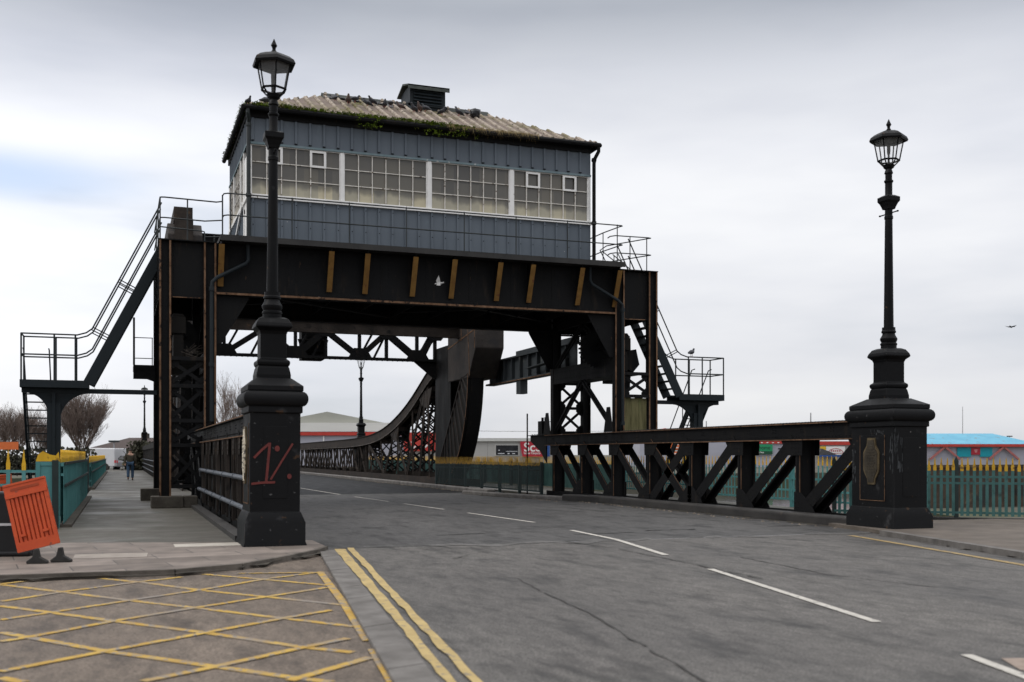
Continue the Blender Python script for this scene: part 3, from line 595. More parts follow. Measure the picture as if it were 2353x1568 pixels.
# deck with its dark edge
m = MB().box(2.58, 14.92, 30.2, 36.6, 7.44, 7.55); m.box(2.58, 14.92, 30.195, 30.21, 7.40, 7.56)
m.build('deck', M('dark_deck_edge', (.022,.021,.0205), (.04,.038,.036), r=.75, sc=1.5, bump=.15), pf)
m = MB()
for i in range(9):
    x = 3.4+i*1.33; m.box(x-.09, x+.09, YN+.18, YF-.18, 6.75, 7.1).box(x-.012, x+.012, YN+.18, YF-.18, 6.2, 6.75)
m.beam((2.6,31.2,6.2),(8.6,35.6,6.2),.2,.05).beam((8.6,31.2,6.25),(14.7,35.6,6.25),.2,.05).beam((2.6,35.6,6.3),(8.6,31.2,6.3),.2,.05).beam((8.6,35.6,6.35),(14.7,31.2,6.35),.2,.05)
m.box(2.6,14.7,YN+.2,YF-.2,7.15,7.2)
m.build('floor_beams', STEEL, pf)
for x, s in ((2.5,1),(14.8,-1)):
    for y in (YN, YF):
        poly = [(x, ZG-.035), (x+s*.92, ZG-.035), (x+s*.90, ZG-.12), (x+s*.16, 4.62), (x, 4.62)]
        m = MB().prism(poly, 'y', y-.014, y+.014)
        sg = -1 if y < 33 else 1
        rv = [(x+s*.07, y+sg*.014, 4.75+.13*i) for i in range(9)]+[(x+s*(.24+.082*i), y+sg*.014, 4.8+.165*i) for i in range(7)]
        m.rivets(rv, (0, sg, 0), .018); m.build('knee_gusset', STEEL, pf)
# tower bracing, near and far faces: X panels between horizontals
def xpanel(x0, x1, y, levels, name='cross_brace'):
    for a, b in zip(levels, levels[1:]):
        m = MB(); s = -1 if y < 33 else 1
        m.beam((x0,y+s*.05,a+.09),(x1,y+s*.05,b-.09),.012,.1,up=(0,0,1)).beam((x0,y+s*.035,b-.09),(x1,y+s*.035,a+.09),.012,.1)
        for xx, zz, dx, dz in ((x0,a+.05,1,1),(x1,a+.05,-1,1),(x0,b-.05,1,-1),(x1,b-.05,-1,-1)):
            m.prism([(xx,zz),(xx+dx*.22,zz),(xx+dx*.22,zz+dz*.07),(xx+dx*.06,zz+dz*.22),(xx,zz+dz*.22)], 'y', y+s*.02-.006, y+s*.02+.006)
            m.rivets([(xx+dx*.05*k, y+s*.057, zz+dz*.05*k) for k in (1,2,3)], (0,s,0), .014)
        m.build(name, STEEL, pf)
    for z in levels:
        m = MB(); s = -1 if y < 33 else 1
        m.box(x0, x1, y+s*.06-.05, y+s*.06+.05, z-.05, z+.05); m.build('strut', STEEL, pf)
xpanel(1.31, 2.17, YN, [.62, 1.76, 2.44, 3.40, 4.16]); xpanel(1.31, 2.17, YF, [.62, 1.76, 2.44, 3.40, 4.16, 5.2])
xpanel(15.13, 15.99, YN, [3.38, 4.1]); xpanel(15.13, 15.99, YF, [2.3, 3.2, 4.1])
# side faces: inverted V bracing with a deep riveted strut
for x in (2.44, 14.86):
    m = MB(); m.box(x-.06, x+.06, YN+.13, YF-.13, 4.05, 4.10).box(x-.06, x+.06, YN+.13, YF-.13, 4.56, 4.61).box(x-.05, x+.05, YN+.13, YF-.13, 4.101, 4.559)
    sx = -1 if x > 8 else 1
    m.rivets([(x+sx*.05, 31.2+.2*i, z) for i in range(23) for z in (4.2, 4.45)], (sx,0,0), .02)
    m.build('strut', STEEL, pf)
    ym = (YN+YF)/2
    for p, q in (((x,YN+.2,2.35),(x,ym,4.05)), ((x,YF-.2,2.35),(x,ym,4.05)), ((x,YN+.2,4.62),(x,ym,5.95)), ((x,YF-.2,4.62),(x,ym,5.95))):
        a = Vector(p); b = Vector(q); m = MB(); m.beam(a, b, .22, .03, up=(sx,0,0)); m.beam(a+Vector((-sx*.03,0,0)), b+Vector((-sx*.03,0,0)), .03, .16, up=(sx,0,0))
        m.build('diagonal_brace', STEEL, pf)
    MB().box(x-.05, x+.05, YN+.13, YF-.13, ZG-.03, 6.9).build('panel', STEEL, pf)
for y0, y1 in ((YN-.22, YN+.22), (YF-.22, YF+.22)):         # foot gussets on the truss
    x = 14.63
    m = MB().prism([(y0-.12,2.22),(y1+.12,2.22),(y1-.1,3.02),(y0+.1,3.02)], 'x', x-.03, x-.012)
    m.rivets([(x-.03, y, z) for y, z in ((y0,2.3),(y1,2.3),(y0+.1,2.6),(y1-.1,2.6),(y0+.16,2.85),(y1-.16,2.85))], (-1,0,0), .02)
    m.build('foot_gusset', STEEL, pf)
m = MB().box(.78, 1.62, 30.45, 31.15, .04, .36).box(1.63, 2.0, 30.5, 31.1, .04, .36); bevel(m.build('foundation_block', STONE, pf), .02)
m = MB().box(.6, 1.4, 35.6, 36.4, .04, .42); bevel(m.build('foundation_block', STONE, pf), .02)
# winding gear in the towers
for x, lab in ((1.74, 'black winding motor and gear in the upper half of the left tower'), (15.55, 'black winding motor and gear wheel in the right tower beside the stair')):
    w = thing('winding_gear', lab, 'machinery', (x, 32.2, 4.2))
    m = MB().box(x-.42, x-.02, 31.1, 31.7, 4.88, 5.36); m.prism([(x-.40,5.36),(x-.04,5.36),(x-.10,5.44),(x-.36,5.44)], 'y', 31.12, 31.68).box(x-.36, x-.08, 31.15, 31.65, 4.2, 4.88)
    bevel(m.build('motor', STEEL2, w), .02)
    m = MB()
    if x > 8:
        for k in range(28):
            a = 2*math.pi*k/28; m.box(x-.70+.62*math.cos(a)-.03, x-.70+.62*math.cos(a)+.03, 32.05, 32.25, 5.0+.62*math.sin(a)-.03, 5.0+.62*math.sin(a)+.03)
        m.prism([(x-.7+.6*math.cos(k*.2618), 5.0+.6*math.sin(k*.2618)) for k in range(24)], 'y', 32.08, 32.22).tube((x-.7,31.7,5.0),(x-.7,33.2,5.0),.08,12)
        m.prism([(x+.02,4.9),(x+.3,4.95),(x+.42,4.45),(x+.2,4.2),(x-.05,4.3)], 'y', 31.3, 31.8)
    else:
        m.prism([(x+.4*math.cos(k*.2618), 5.0+.5*math.sin(k*.2618)) for k in range(24)], 'y', 33.0, 33.15).tube((x,32.2,5.0),(x,34.2,5.0),.08,12)
    m.build('gear_wheel', STEEL, w)
    m = MB().box(x-.43, x+.43, 30.95, 35.8, 4.1, 4.17)
    m.build('bedplate', STEEL, w)
nest = MB(); rr = random.Random(5)
for _ in range(46):
    a = Vector((1.82+rr.uniform(-.1,.2), 31.0+rr.uniform(0,.4), 4.26+rr.uniform(0,.22))); nest.tube(a, a+Vector((rr.uniform(-.28,.28), rr.uniform(-.2,.2), rr.uniform(-.12,.2))), .007, 4)
tag(nest.build('bird_nest', M('nest_twigs', (.05,.042,.035), (.12,.1,.085), r=.9)), 'untidy twig nest below the motor in the left tower', 'nest')
tb = MB()
for i in range(6): tb.box(15.14+i*.139, 15.14+i*.139+.134, 30.80+.008*(i % 2), 30.84+.008*(i % 2), 2.25, 3.36-.02*(i % 3))
tag(tb.build('timber_panel', TIMB), 'mossy green timber boarding between the columns of the right tower', 'timber panel')
tb = None

# rainwater pipes on the portal
def pipe(pts, r, label, mat=DBLUE):
    o = MB().path(pts, r, 10)
    for i in (len(pts)//2+1, len(pts)-2): 
        p = Vector(pts[i]); o.lathe([(r*1.35,p.z-.06),(r*1.4,p.z),(r*1.35,p.z+.05)], 10, c=(p.x,p.y))
    return tag(o.build('drainpipe', mat, smooth=True), label, 'drainpipe')
pipe([(3.36,30.6,7.40),(3.36,30.6,6.95),(3.30,30.58,6.86),(2.52,30.55,6.42),(2.38,30.55,6.28),(2.37,30.55,6.1),(2.37,30.55,4.0),(2.37,30.55,2.42)], .055, 'drainpipe cranked across the girder and down the left tower')
pipe([(13.88,30.6,7.40),(13.88,30.6,7.0),(13.95,30.58,6.86),(14.8,30.53,6.4),(14.97,30.52,6.25),(14.98,30.52,6.1),(14.98,30.52,4.0),(14.98,30.52,2.5),(14.98,30.7,2.3)], .05, 'drainpipe cranked across the girder and down the right tower')

# ================================================================== CONTROL CABIN
CX0, CX1, CY0, CY1 = 3.45, 14.2, 31.3, 36.85
cb = thing('control_cabin', 'slate blue clad bridge cabin with a long band of grimy windows under a mossy roof', 'control cabin', (8.8, 34.3, 7.55))
WZ0, WZ1 = 9.02, 10.42
m = MB()
m.box(CX0, CX1, CY0+.02, CY1-.02, 7.56, 8.9).box(CX0, CX1, CY0+.02, CY1-.02, 10.5, 11.45)
bolts = []; ends = MB()
x = CX0+.12; i = 0
while x < CX1-.05:
    m.prism([(x-.045,CY0+.02),(x+.045,CY0+.02),(x+.03,CY0-.03),(x-.03,CY0-.03)], 'z', 7.56, 8.88)
    m.prism([(x-.045,CY0+.02),(x+.045,CY0+.02),(x+.03,CY0-.03),(x-.03,CY0-.03)], 'z', 10.56, 11.32); ends.box(x-.04,x+.04,CY0-.034,CY0+.0,10.535,10.558)
    bolts += [(x+.01, CY0-.03, 8.76), (x+.01, CY0-.03, 8.12)]; x += .411
y = CY0+.3
while y < CY1:
    m.prism([(CX0,y-.035),(CX0,y+.035),(CX0-.035,y+.024),(CX0-.035,y-.024)], 'z', 10.50, 11.32)
    if y > CY0+1.2: m.prism([(CX0,y-.035),(CX0,y+.035),(CX0-.035,y+.024),(CX0-.035,y-.024)], 'z', 7.56, 8.88)
    y += .411
wall = m.build('wall', CLAD, cb)
ends.build('rib_end_caps', STEEL, wall)
MB().rivets(bolts, (0,-1,0), .018).build('fixing_bolts', STEEL, wall)
m = MB().box(CX0-.04, CX1+.02, CY0-.03, CY0+.015, 10.44, 10.50); m.box(CX0-.04, CX0-.004, CY0+.016, CY1, 10.44, 10.5)
m.build('flashing', CLADT, wall)
m = MB().box(CX0-.05, CX1+.03, CY0-.07, CY0+.019, 8.885, 8.985); m.box(CX0-.05, CX0-.001, CY0+.02, CY1, 8.885, 8.985)
m.build('sill', WHITE, cb)
ws = [(3.55,6.08),(6.24,8.74),(8.92,11.42),(11.6,14.11)]
for k, (a, b) in enumerate(ws):
    y = CY0+.05; wv = (b-a)/6; hh = (WZ1-WZ0)/3
    fr = MB(); fr.box(a-.02, b+.02, y-.03, y+.03, WZ1, WZ1+.02).box(a-.02, b+.02, y-.03, y+.03, WZ0-.035, WZ0)
    fr.box(a-.03, a, y-.03, y+.03, WZ0, WZ1).box(b, b+.03, y-.03, y+.03, WZ0, WZ1)
    w = fr.build('window', WHITE, cb)
    g = MB()
    for i in range(1, 6): g.box(a+wv*i-.012, a+wv*i+.012, y-.022, y+.03, WZ0, WZ1)
    for j in (1, 2):
        for i in range(6): g.box(a+wv*i+.012, a+wv*(i+1)-.012, y-.019, y+.03, WZ0+hh*j-.011, WZ0+hh*j+.011)
    g.build('glazing_bars', BAR, w)
    for i in ((1, 4) if k in (0, 3) else ()):
        v = MB(); xa, xb, za, zb = a+wv*i-.03, a+wv*(i+1)+.03, WZ1-hh-.03, WZ1-.005
        v.box(xa, xa+.07, y-.05, y-.024, za, zb).box(xb-.07, xb, y-.05, y-.024, za, zb).box(xa+.07, xb-.07, y-.05, y-.024, za, za+.06).box(xa+.07, xb-.07, y-.05, y-.024, zb-.06, zb)
        v.build('casement', WHITE, w)
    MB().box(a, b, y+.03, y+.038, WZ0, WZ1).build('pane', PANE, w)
m = MB()
for a, b in ((CX0,3.52),(6.11,6.21),(8.77,8.89),(11.45,11.57),(14.14,CX1)): m.box(a, b, CY0-.01, CY0+.1, WZ0-.035, WZ1+.02)
m.build('window_post', WHITE, cb)
# left side wall: posts, door frame, window band, sloping white trim
y = CY0
m = MB().box(CX0-.03, CX0+.05, CY0+.02, CY0+.22, 7.56, 10.44)
for yy in (CY0+1.0, CY0+1.9, CY0+3.9): m.box(CX0-.03, CX0+.05, yy, yy+.16, 8.99, 10.44)
m.box(CX0-.03, CX0+.05, CY1-.2, CY1, 7.56, 10.44); m.box(CX0-.028, CX0+.045, CY0+1.0, CY0+1.14, 7.56, 8.88)
m.build('side_post', WHITE, cb)
sw = MB(); bars = MB()
for a, b in ((CY0+1.16,CY0+1.9),(CY0+2.06,CY0+3.9),(CY0+4.06,CY1-.2)):
    sw.box(CX0+.02, CX0+.03, a, b, 8.99, 10.44); n = max(1, round((b-a)/.42))
    for i in range(1, n): bars.box(CX0-.012, CX0+.02, a+(b-a)*i/n-.012, a+(b-a)*i/n+.012, 8.99, 10.44)
    for zz in (9.47, 9.95): bars.box(CX0-.01, CX0+.019, a, b, zz-.011, zz+.011)
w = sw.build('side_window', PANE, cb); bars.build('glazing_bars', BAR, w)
d = MB().box(CX0-.005, CX0+.03, CY0+.23, CY0+.99, 7.56, 10.2); MB_d = d.build('door', WHITE, cb)
MB().box(CX0-.03, CX0-.006, CY0+.85, CY0+.9, 8.6, 8.72).build('handle', STEEL, MB_d)
m = MB().beam((CX0-.06,CY0+1.1,8.9),(CX0-.06,CY0+4.6,7.72),.05,.1); m.box(CX0-.085, CX0-.035, CY0+1.05, CY0+1.14, 8.84, 8.98)
m.build('sloping_trim', WHITE, cb)
m = MB().box(CX1-.001, CX1+.02, CY0+.02, CY1, 7.56, 11.4); m.build('end_cladding', CLAD, cb)
# roof: hipped, with rolls running down the slope
EX0, EX1, EY0, EY1, EZ = 3.33, 14.38, 31.05, 37.08, 11.46
RX0, RX1, RY, RZ = 6.1, 11.6, 34.2, 13.03
m = MB().add([(EX0,EY0,EZ),(EX1,EY0,EZ),(EX1,EY1,EZ),(EX0,EY1,EZ),(RX0,RY,RZ),(RX1,RY,RZ)], [(0,1,5,4),(1,2,5),(2,3,4,5),(3,0,4),(3,2,1,0)])
roof = m.build('roof', ROOF, cb)
m = MB(); rr = random.Random(2)
def hgt_front(x):       # y reached by a roll at x before it meets hip or ridge
    t = 1.0
    if x < RX0: t = (x-EX0)/(RX0-EX0)
    elif x > RX1: t = (EX1-x)/(EX1-RX1)
    return t
x = EX0+.22
while x < EX1-.1:
    t1 = hgt_front(x); n = max(1, int(t1*5)+1)
    for s, yb in ((1, EY0), (-1, EY1)):
        for k in range(n):
            a, b = t1*k/n, t1*(k+1)/n
            if b-a < .02: continue
            p = Vector((x, yb+s*(RY-EY0)*a, EZ+(RZ-EZ)*a+.01)); q = Vector((x, yb+s*(RY-EY0)*b, EZ+(RZ-EZ)*b+.01)); r0 = .062
            m.tube(p, q, r0, 8, r2=r0*.86)
    x += .37
y = EY0+.25
while y < EY1-.1:
    t = 1-abs(y-RY)/(RY-EY0)
    for xs, xe in ((EX0, RX0), (EX1, RX1)):
        m.tube((xs, y, EZ+.01), (xs+(xe-xs)*t, y, EZ+(RZ-EZ)*t+.01), .058, 6)
    y += .37
m.build('roof_rolls', RIB, roof, smooth=True)
m = MB().prism([(RY-.2,RZ-.10),(RY-.08,RZ+.05),(RY,RZ+.10),(RY+.08,RZ+.03),(RY+.2,RZ-.10),(RY+.17,RZ-.12),(RY,RZ+.0),(RY-.17,RZ-.12)], 'x', RX0-.05, RX1+.1)
m.build('ridge_cap', M('dull_green_ridge', (.028,.033,.03), (.06,.066,.058), r=.8, sc=3, bump=.2), roof)
m = MB()                                    # slipped dark slates and black felt near the ridge
for _ in range(46):
    x = rr.uniform(6.1, 9.3); t = rr.uniform(.80, .99); c = Vector((x, EY0+(RY-EY0)*t, EZ+(RZ-EZ)*t+.05)); a = rr.uniform(0, 3.1)
    u = Vector((math.cos(a), math.sin(a)*.9, math.sin(a)*.43+rr.uniform(-.1,.25)))*rr.uniform(.08,.2); w = Vector((-math.sin(a), math.cos(a)*.9, math.cos(a)*.43+rr.uniform(-.1,.2)))*rr.uniform(.06,.14)
    m.add([c-u-w,c+u-w,c+u+w,c-u+w,c-u-w-Vector((0,0,.015)),c+u-w-Vector((0,0,.015)),c+u+w-Vector((0,0,.015)),c-u+w-Vector((0,0,.015))], [(0,1,2,3),(7,6,5,4),(0,4,5,1),(1,5,6,2),(2,6,7,3),(3,7,4,0)])
m.build('loose_slates', M('dark_loose_slate', (.014,.015,.018), (.05,.046,.046), r=.6, sc=6), roof)
m = MB()                                    # gutters and fascia
m.box(CX0-.03, CX1+.03, CY0-.06, CY0+.0, 11.2, 11.46)
m.box(CX0-.06, CX0-.0, CY0+.0, CY1, 11.2, 11.44)
m.path([(EX0-.04,EY0-.06,11.40),(EX1+.03,EY0-.06,11.40)], .075, 8).path([(EX0-.05,EY0-.06,11.40),(EX0-.05,EY1,11.40)], .07, 8).path([(EX1+.03,EY0-.06,11.40),(EX1+.03,EY1,11.40)], .07, 8)
m.build('gutter', STEEL, cb)
for pts, lab in (([(3.40,31.0,11.34),(3.40,31.0,11.25),(3.44,31.12,11.08),(3.44,31.2,10.98),(3.44,31.2,9.1),(3.44,31.2,8.8),(3.44,31.2,7.56)], 0), ([(14.36,31.0,11.34),(14.36,31.0,11.2),(14.28,31.1,11.0),(14.27,31.16,10.85),(14.27,31.16,9.0),(14.27,31.16,8.8),(14.27,31.16,7.56)], 1)):
    o = MB().path(pts, .058, 10)
    for zz in (10.95, 8.93): o.lathe([(.075,zz-.05),(.085,zz),(.075,zz+.06)], 10, c=(pts[4][0],pts[4][1]))
    o.build('downpipe', RAILK if lab == 0 else STEEL, cb, smooth=True)
# ridge ventilator
vt = MB().box(8.86, 10.06, 33.72, 34.88, 12.55, 13.56).build('ventilator', DBLUE, cb)
m = MB()
for i in range(6):
    z = 12.98+i*.105; m.prism([(33.715,z),(33.64,z-.03),(33.64,z-.012),(33.715,z+.06)], 'x', 8.98, 9.94)
m.build('louvres', DBLUE, vt)
m = MB().prism([(33.55,13.50),(34.3,13.70),(35.05,13.50),(35.05,13.54),(34.3,13.76),(33.55,13.54)], 'x', 8.76, 10.16)
m.prism([(33.55,13.40),(33.57,13.40),(33.57,13.54),(33.55,13.54)], 'x', 8.76, 10.16)
m.build('hood', M('dull_green_hood', (.035,.042,.038), (.085,.095,.085), r=.75, sc=4, layer=[((.3,.3,.28), 6, .66, .05)]), vt)
m = MB().box(8.80, 10.12, 33.66, 33.72, 12.9, 12.95).box(8.80, 8.86, 33.66, 34.9, 12.9, 12.96); m.prism([(33.3,12.56),(33.72,12.56),(33.72,12.92)], 'x', 8.78, 8.86)
m.build('flashing', DBLUE, vt)
# moss and dry grass along the eaves
def tufts(name, mat, pts, n, hmin, hmax, w, droop, parent):
    m = MB(); rr = random.Random(hash(name) % 1000)
    for _ in range(n):
        p, d = pts(rr); L = rr.uniform(hmin, hmax)
        for q in range(rr.randint(3, 5)):
            dd = (d+Vector((rr.uniform(-1,1), rr.uniform(-1,1), rr.uniform(-.5,1)))*.7).normalized(); s = dd.cross(Vector((0,0,1))); s = s.normalized() if s.length > .01 else Vector((1,0,0)); s = s*w*rr.uniform(.5,1.3)
            b = p+Vector((rr.uniform(-.05,.05), rr.uniform(-.05,.05), rr.uniform(-.02,.02))); mid = b+dd*L*.55; e = b+dd*L+Vector((0,0,-droop*L))
            m.add([b-s,b+s,mid+s*.9,mid-s*.9,e], [(0,1,2,3),(3,2,4)])
    return m.build(name, mat, parent)
def dens(x): return .5+.5*math.sin(x*2.3+.6)*math.sin(x*5.1)
def front(rr):
    while True:
        x = rr.uniform(3.5, 10.2)
        if rr.random() < .35+.65*dens(x): break
    return Vector((x, EY0+rr.uniform(-.12,.16), EZ+rr.uniform(-.03,.09))), Vector((0,-.5,.5))
def front2(rr):
    x = rr.choice([rr.gauss(8.9,.25), rr.gauss(7.0,.2), rr.gauss(9.6,.3)]); return Vector((x, EY0+rr.uniform(-.15,.05), EZ-rr.random()**2*.28)), Vector((0,-.6,-.3))
tufts('moss', MOSS, lambda rr: front2(rr) if rr.random() < .1 else front(rr), 1850, .03, .075, .016, .45, roof)
def side(rr): return Vector((EX0+rr.uniform(-.07,.1), rr.uniform(EY0,EY1), EZ+rr.uniform(-.06,.06))), Vector((-.7,0,.3))
tufts('moss', MOSS, side, 420, .04, .10, .018, .4, roof)
def straw(rr): return Vector((rr.uniform(9.3,12.3), EY0+rr.uniform(-.08,.12), EZ+rr.uniform(-.02,.05))), Vector((.2,-.8,-.15))
tufts('dry_grass', STRAW, straw, 420, .07, .18, .006, .7, roof)
# ================================================================== RAILINGS AND STAIRS
def balls(m, pts, r=.03):
    for p in pts: m.lathe([(.001,p[2]-r),(r*.85,p[2]-r*.5),(r,p[2]),(r*.85,p[2]+r*.5),(.001,p[2]+r)], 8, c=(p[0],p[1]))
rl = thing('walkway_railing', 'thin dark pipe railing along the deck in front of the cabin', 'railing', (8.7, 30.3, 7.55))
yr = 30.3
xs = [2.86, 4.54, 6.17, 7.85, 9.63, 11.28, 12.98, 14.68]
for x in xs:
    m = MB().tube((x,yr,7.55),(x,yr,8.72),.017,8); balls(m, [(x,yr,8.12),(x,yr,8.72)], .03); m.build('post', RAILK, rl)
for z in (8.72, 8.12):
    m = MB().path([(2.64,yr,z-.22),(2.64,yr,z-.08),(2.68,yr,z-.02),(2.78,yr,z),(14.7,yr,z),(14.83,yr,z),(14.88,yr+.05,z),(14.84,yr+.2,z),(14.75,yr+1.2,z),(14.72,36.2,z)], .019, 8)
    m.build('rail', RAILK, rl)
MB().tube((2.64,yr,7.5),(2.64,yr,8.66),.02,8).build('post', RAILK, rl)
m = MB().tube((14.72,yr+1.2,8.12),(14.62,yr+.02,7.57),.017,8).tube((14.75,31.5,7.5),(14.75,31.5,8.72),.017,8).tube((14.9,30.32,7.5),(15.15,31.2,8.0),.017,8); m.build('brace', RAILK, rl)
# tower-top railings
t = thing('tower_railing', 'pipe railing round the top of the left tower before the brown counterweight', 'railing', (1.7, 30.8, 7.4))
for x, y in ((1.02,30.75),(1.74,30.75),(2.46,30.75),(1.02,32.4),(1.02,34.0)): MB().tube((x,y,7.4),(x,y,8.58 if (x,y) != (2.46,30.75) else 7.62),.019,8).build('post', RAILK, t)
MB().path([(1.02,35.8,8.58),(1.02,30.9,8.58),(1.04,30.78,8.58),(1.14,30.75,8.58),(2.5,30.6,8.52),(2.62,30.4,8.5)], .02, 8).build('rail', RAILK, t)
MB().path([(1.02,35.8,8.02),(1.02,30.9,8.02),(1.04,30.78,8.02),(1.14,30.75,8.02),(2.2,30.75,8.0),(2.62,30.4,7.98)], .019, 8).build('rail', RAILK, t)
MB().path([(1.02,30.75,7.76),(2.1,30.75,7.72),(2.19,30.75,7.70),(2.2,30.75,7.6),(2.2,30.75,7.4)], .018, 8).build('rail', RAILK, t)
MB().path([(2.22,30.75,7.56),(2.6,30.6,7.56)], .016, 8).build('rail', RAILK, t)
t = thing('tower_railing', 'pipe railing round the top of the right tower', 'railing', (15.6, 30.8, 7.4))
for x, y in ((15.35,30.75),(15.95,30.75),(15.0,33.3),(16.25,33.8)): MB().tube((x,y,7.4),(x,y,8.5),.017,8).build('post', RAILK, t)
for z in (8.5, 7.95):
    MB().path([(14.78,31.2,z),(14.74,30.95,z),(14.85,30.78,z),(16.0,30.72,z),(16.1,30.76,z),(16.02,30.9,z),(15.3,32.4,z),(15.2,32.7,z-.1),(15.6,33.0,z-.5 if z > 8 else 7.42)], .018, 8).build('rail', RAILK, t)
MB().tube((15.0,31.3,8.0),(15.5,30.9,7.43),.016,8).build('brace', RAILK, t)

# access stairs, mirrored about the middle of the bridge
def stair(side, label):
    mx = (lambda x: x) if side < 0 else (lambda x: 17.3-x)
    def P(x, y, z): return (mx(x), y, z)
    t = thing('access_stair', label, 'stair', P(-1.78, 33, 0), 0, 'steel access stairs at the towers')
    def bx(m, x0, x1, *a): x0, x1 = sorted((mx(x0), mx(x1))); return m.box(x0, x1, *a)
    y0, y1 = 32.55, 33.45; zp = 3.55
    m = MB(); bx(m, -2.62, -.85, y0, y1, zp-.03, zp); bx(m, -2.62, -.85, y0-.02, y0+.02, zp-.16, zp+.05); bx(m, -2.62, -.85, y1-.02, y1+.02, zp-.16, zp+.05); bx(m, -2.64, -2.6, y0, y1, zp-.16, zp+.05)
    m.build('landing', DBLUE, t)
    # carrying beam and curved bracket post
    m = MB(); bx(m, -2.62, 1.0, 32.9, 33.1, zp-.29, zp-.162); m.build('beam', DBLUE, t)
    zt = zp-.29; ys = (32.94, 33.06)
    def arc(s, R):
        return [(-1.78+s*(.16+R-R*math.cos(a*math.pi/16)), zt-R+R*math.sin(a*math.pi/16)) for a in range(9)]
    L = arc(-1, .62); Rr = arc(1, .8)
    poly = [(mx(x), z) for x, z in L+[(x, z) for x, z in reversed(Rr)]]
    m = MB().prism(poly, 'y', *ys)
    bx(m, -1.96, -1.60, 32.85, 33.15, -1.5, zt-.3); bx(m, -1.82, -1.74, 32.80, 33.2, -1.5, zt)
    m.build('post', DBLUE, t)
    # flight up to the tower top
    a0, a1 = Vector(P(-.85, 0, zp-.02)), Vector(P(1.12, 0, 7.42))
    for y in (y0, y1):
        m = MB().beam(a0+Vector((0,y,0)), a1+Vector((0,y,0)), .05, .30, up=(0,0,1)); m.build('stringer', DBLUE, t)
    m = MB(); n = 15
    for i in range(1, n):
        c = a0.lerp(a1, i/n); m.box(c.x-.12, c.x+.12, y0+.026, y1-.026, c.z-.02, c.z+.02)
    m.build('treads', DBLUE, t)
    dx = Vector(P(-.62,0,0))-Vector(P(-.85,0,0))
    for y in (y0, y1):
        for off in ((0,0,.78), (0,0,1.36)):
            o = Vector(off); b0 = Vector(P(-1.15, y, zp+off[2]-.02)); c0 = Vector(P(-.98, y, zp+off[2])); 
            q0 = a0+o+Vector((0,y,0)); q1 = a1+o+Vector((0,y,.05)); k = q0.lerp(q1, .05)
            e0 = Vector(P(-2.6, y, zp+off[2]-.02))
            MB().path([e0, b0, c0.lerp(k,.3), k, q0.lerp(q1,.12), q1], .022, 8).build('handrail', RAILK, t)
        for f in (.32, .68):
            c = a0.lerp(a1, f)+Vector((0,y,0)); u = Vector((-(a1-a0).z, 0, (a1-a0).x)).normalized()
            if u.z < 0: u = -u
            # stays square to the slope
            MB().tube(c, c+u*.62, .016, 8).build('baluster', RAILK, t)
            MB().tube(c+Vector(((a1-a0).x*.018,0,(a1-a0).z*.018)), c+Vector(((a1-a0).x*.018,0,(a1-a0).z*.018))+u*.62, .016, 8).build('baluster', RAILK, t)
        for x in (-2.6, -1.75, -1.2):
            MB().tube(P(x,y,zp), P(x,y,zp+1.34), .024, 8).build('baluster', RAILK, t)
    for z in (.78, 1.36): MB().tube(P(-2.6,y0,zp+z-.02), P(-2.6,y1,zp+z-.02), .022, 8).build('handrail', RAILK, t)
    # lower flight going away down to the quay
    p0, p1 = Vector(P(-2.28, 33.5, zp)), Vector(P(-2.28, 36.6, -.3))
    for s in (-.34, .34):
        MB().beam(p0+Vector((s,0,0)), p1+Vector((s,0,0)), .06, .22).build('stringer', DBLUE, t)
    m = MB()
    for i in range(0, 17):
        c = p0.lerp(p1, (i+.3)/17); m.box(c.x-.31, c.x+.31, c.y-.11, c.y+.11, c.z-.015, c.z+.015)
    m.build('treads', DBLUE, t)
    for s in (-.34, .34):
        MB().path([p0+Vector((s,-.1,1.0)), p0+Vector((s,.1,.98)), p1+Vector((s,0,.95))], .02, 8).build('handrail', RAILK, t)
        for f in (.25, .6): MB().tube(p0.lerp(p1,f)+Vector((s,0,0)), p0.lerp(p1,f)+Vector((s,0,.96)), .018, 8).build('baluster', RAILK, t)
    return t
stair(-1, 'dark steel stair with landing left of the left tower, above the footway')
stair(1, 'dark steel stair with landing right of the right tower, a pigeon on its rail')
# small side balconies
for sgn, lab in ((-1, 'small balcony with thin railing on the left tower side'), (1, 'small bracketed balcony on the right tower, inside the stair')):
    mx = (lambda x: x) if sgn < 0 else (lambda x: 17.3-x)
    t = thing('balcony', lab, 'balcony', (mx(.65), 34.3, 4.2))
    xa, xb = sorted((mx(.36), mx(.98)))
    m = MB().box(xa, xb, 33.9, 34.9, 4.05, 4.2); m.prism([(mx(.98),3.7),(mx(.98),4.05),(mx(.36),4.05),(mx(.36),3.78),(mx(.75),3.78)], 'y', 33.92, 34.05); m.build('platform', STEEL, t)
    MB().box(mx(.38)-.03, mx(.38)+.03, 33.9, 33.96, 4.2, 5.62).build('post', STEEL, t)
    m = MB()
    for z in (4.4, 5.02): m.tube((mx(.38),33.93,z),(mx(.92),33.93,z),.014,6).tube((mx(.38),33.93,z),(mx(.38),34.9,z),.014,6)
    m.build('rail', RAILK, t)
    MB().tube((mx(.90),33.93,4.2),(mx(.90),33.93,5.02),.015,6).build('post', RAILK, t)

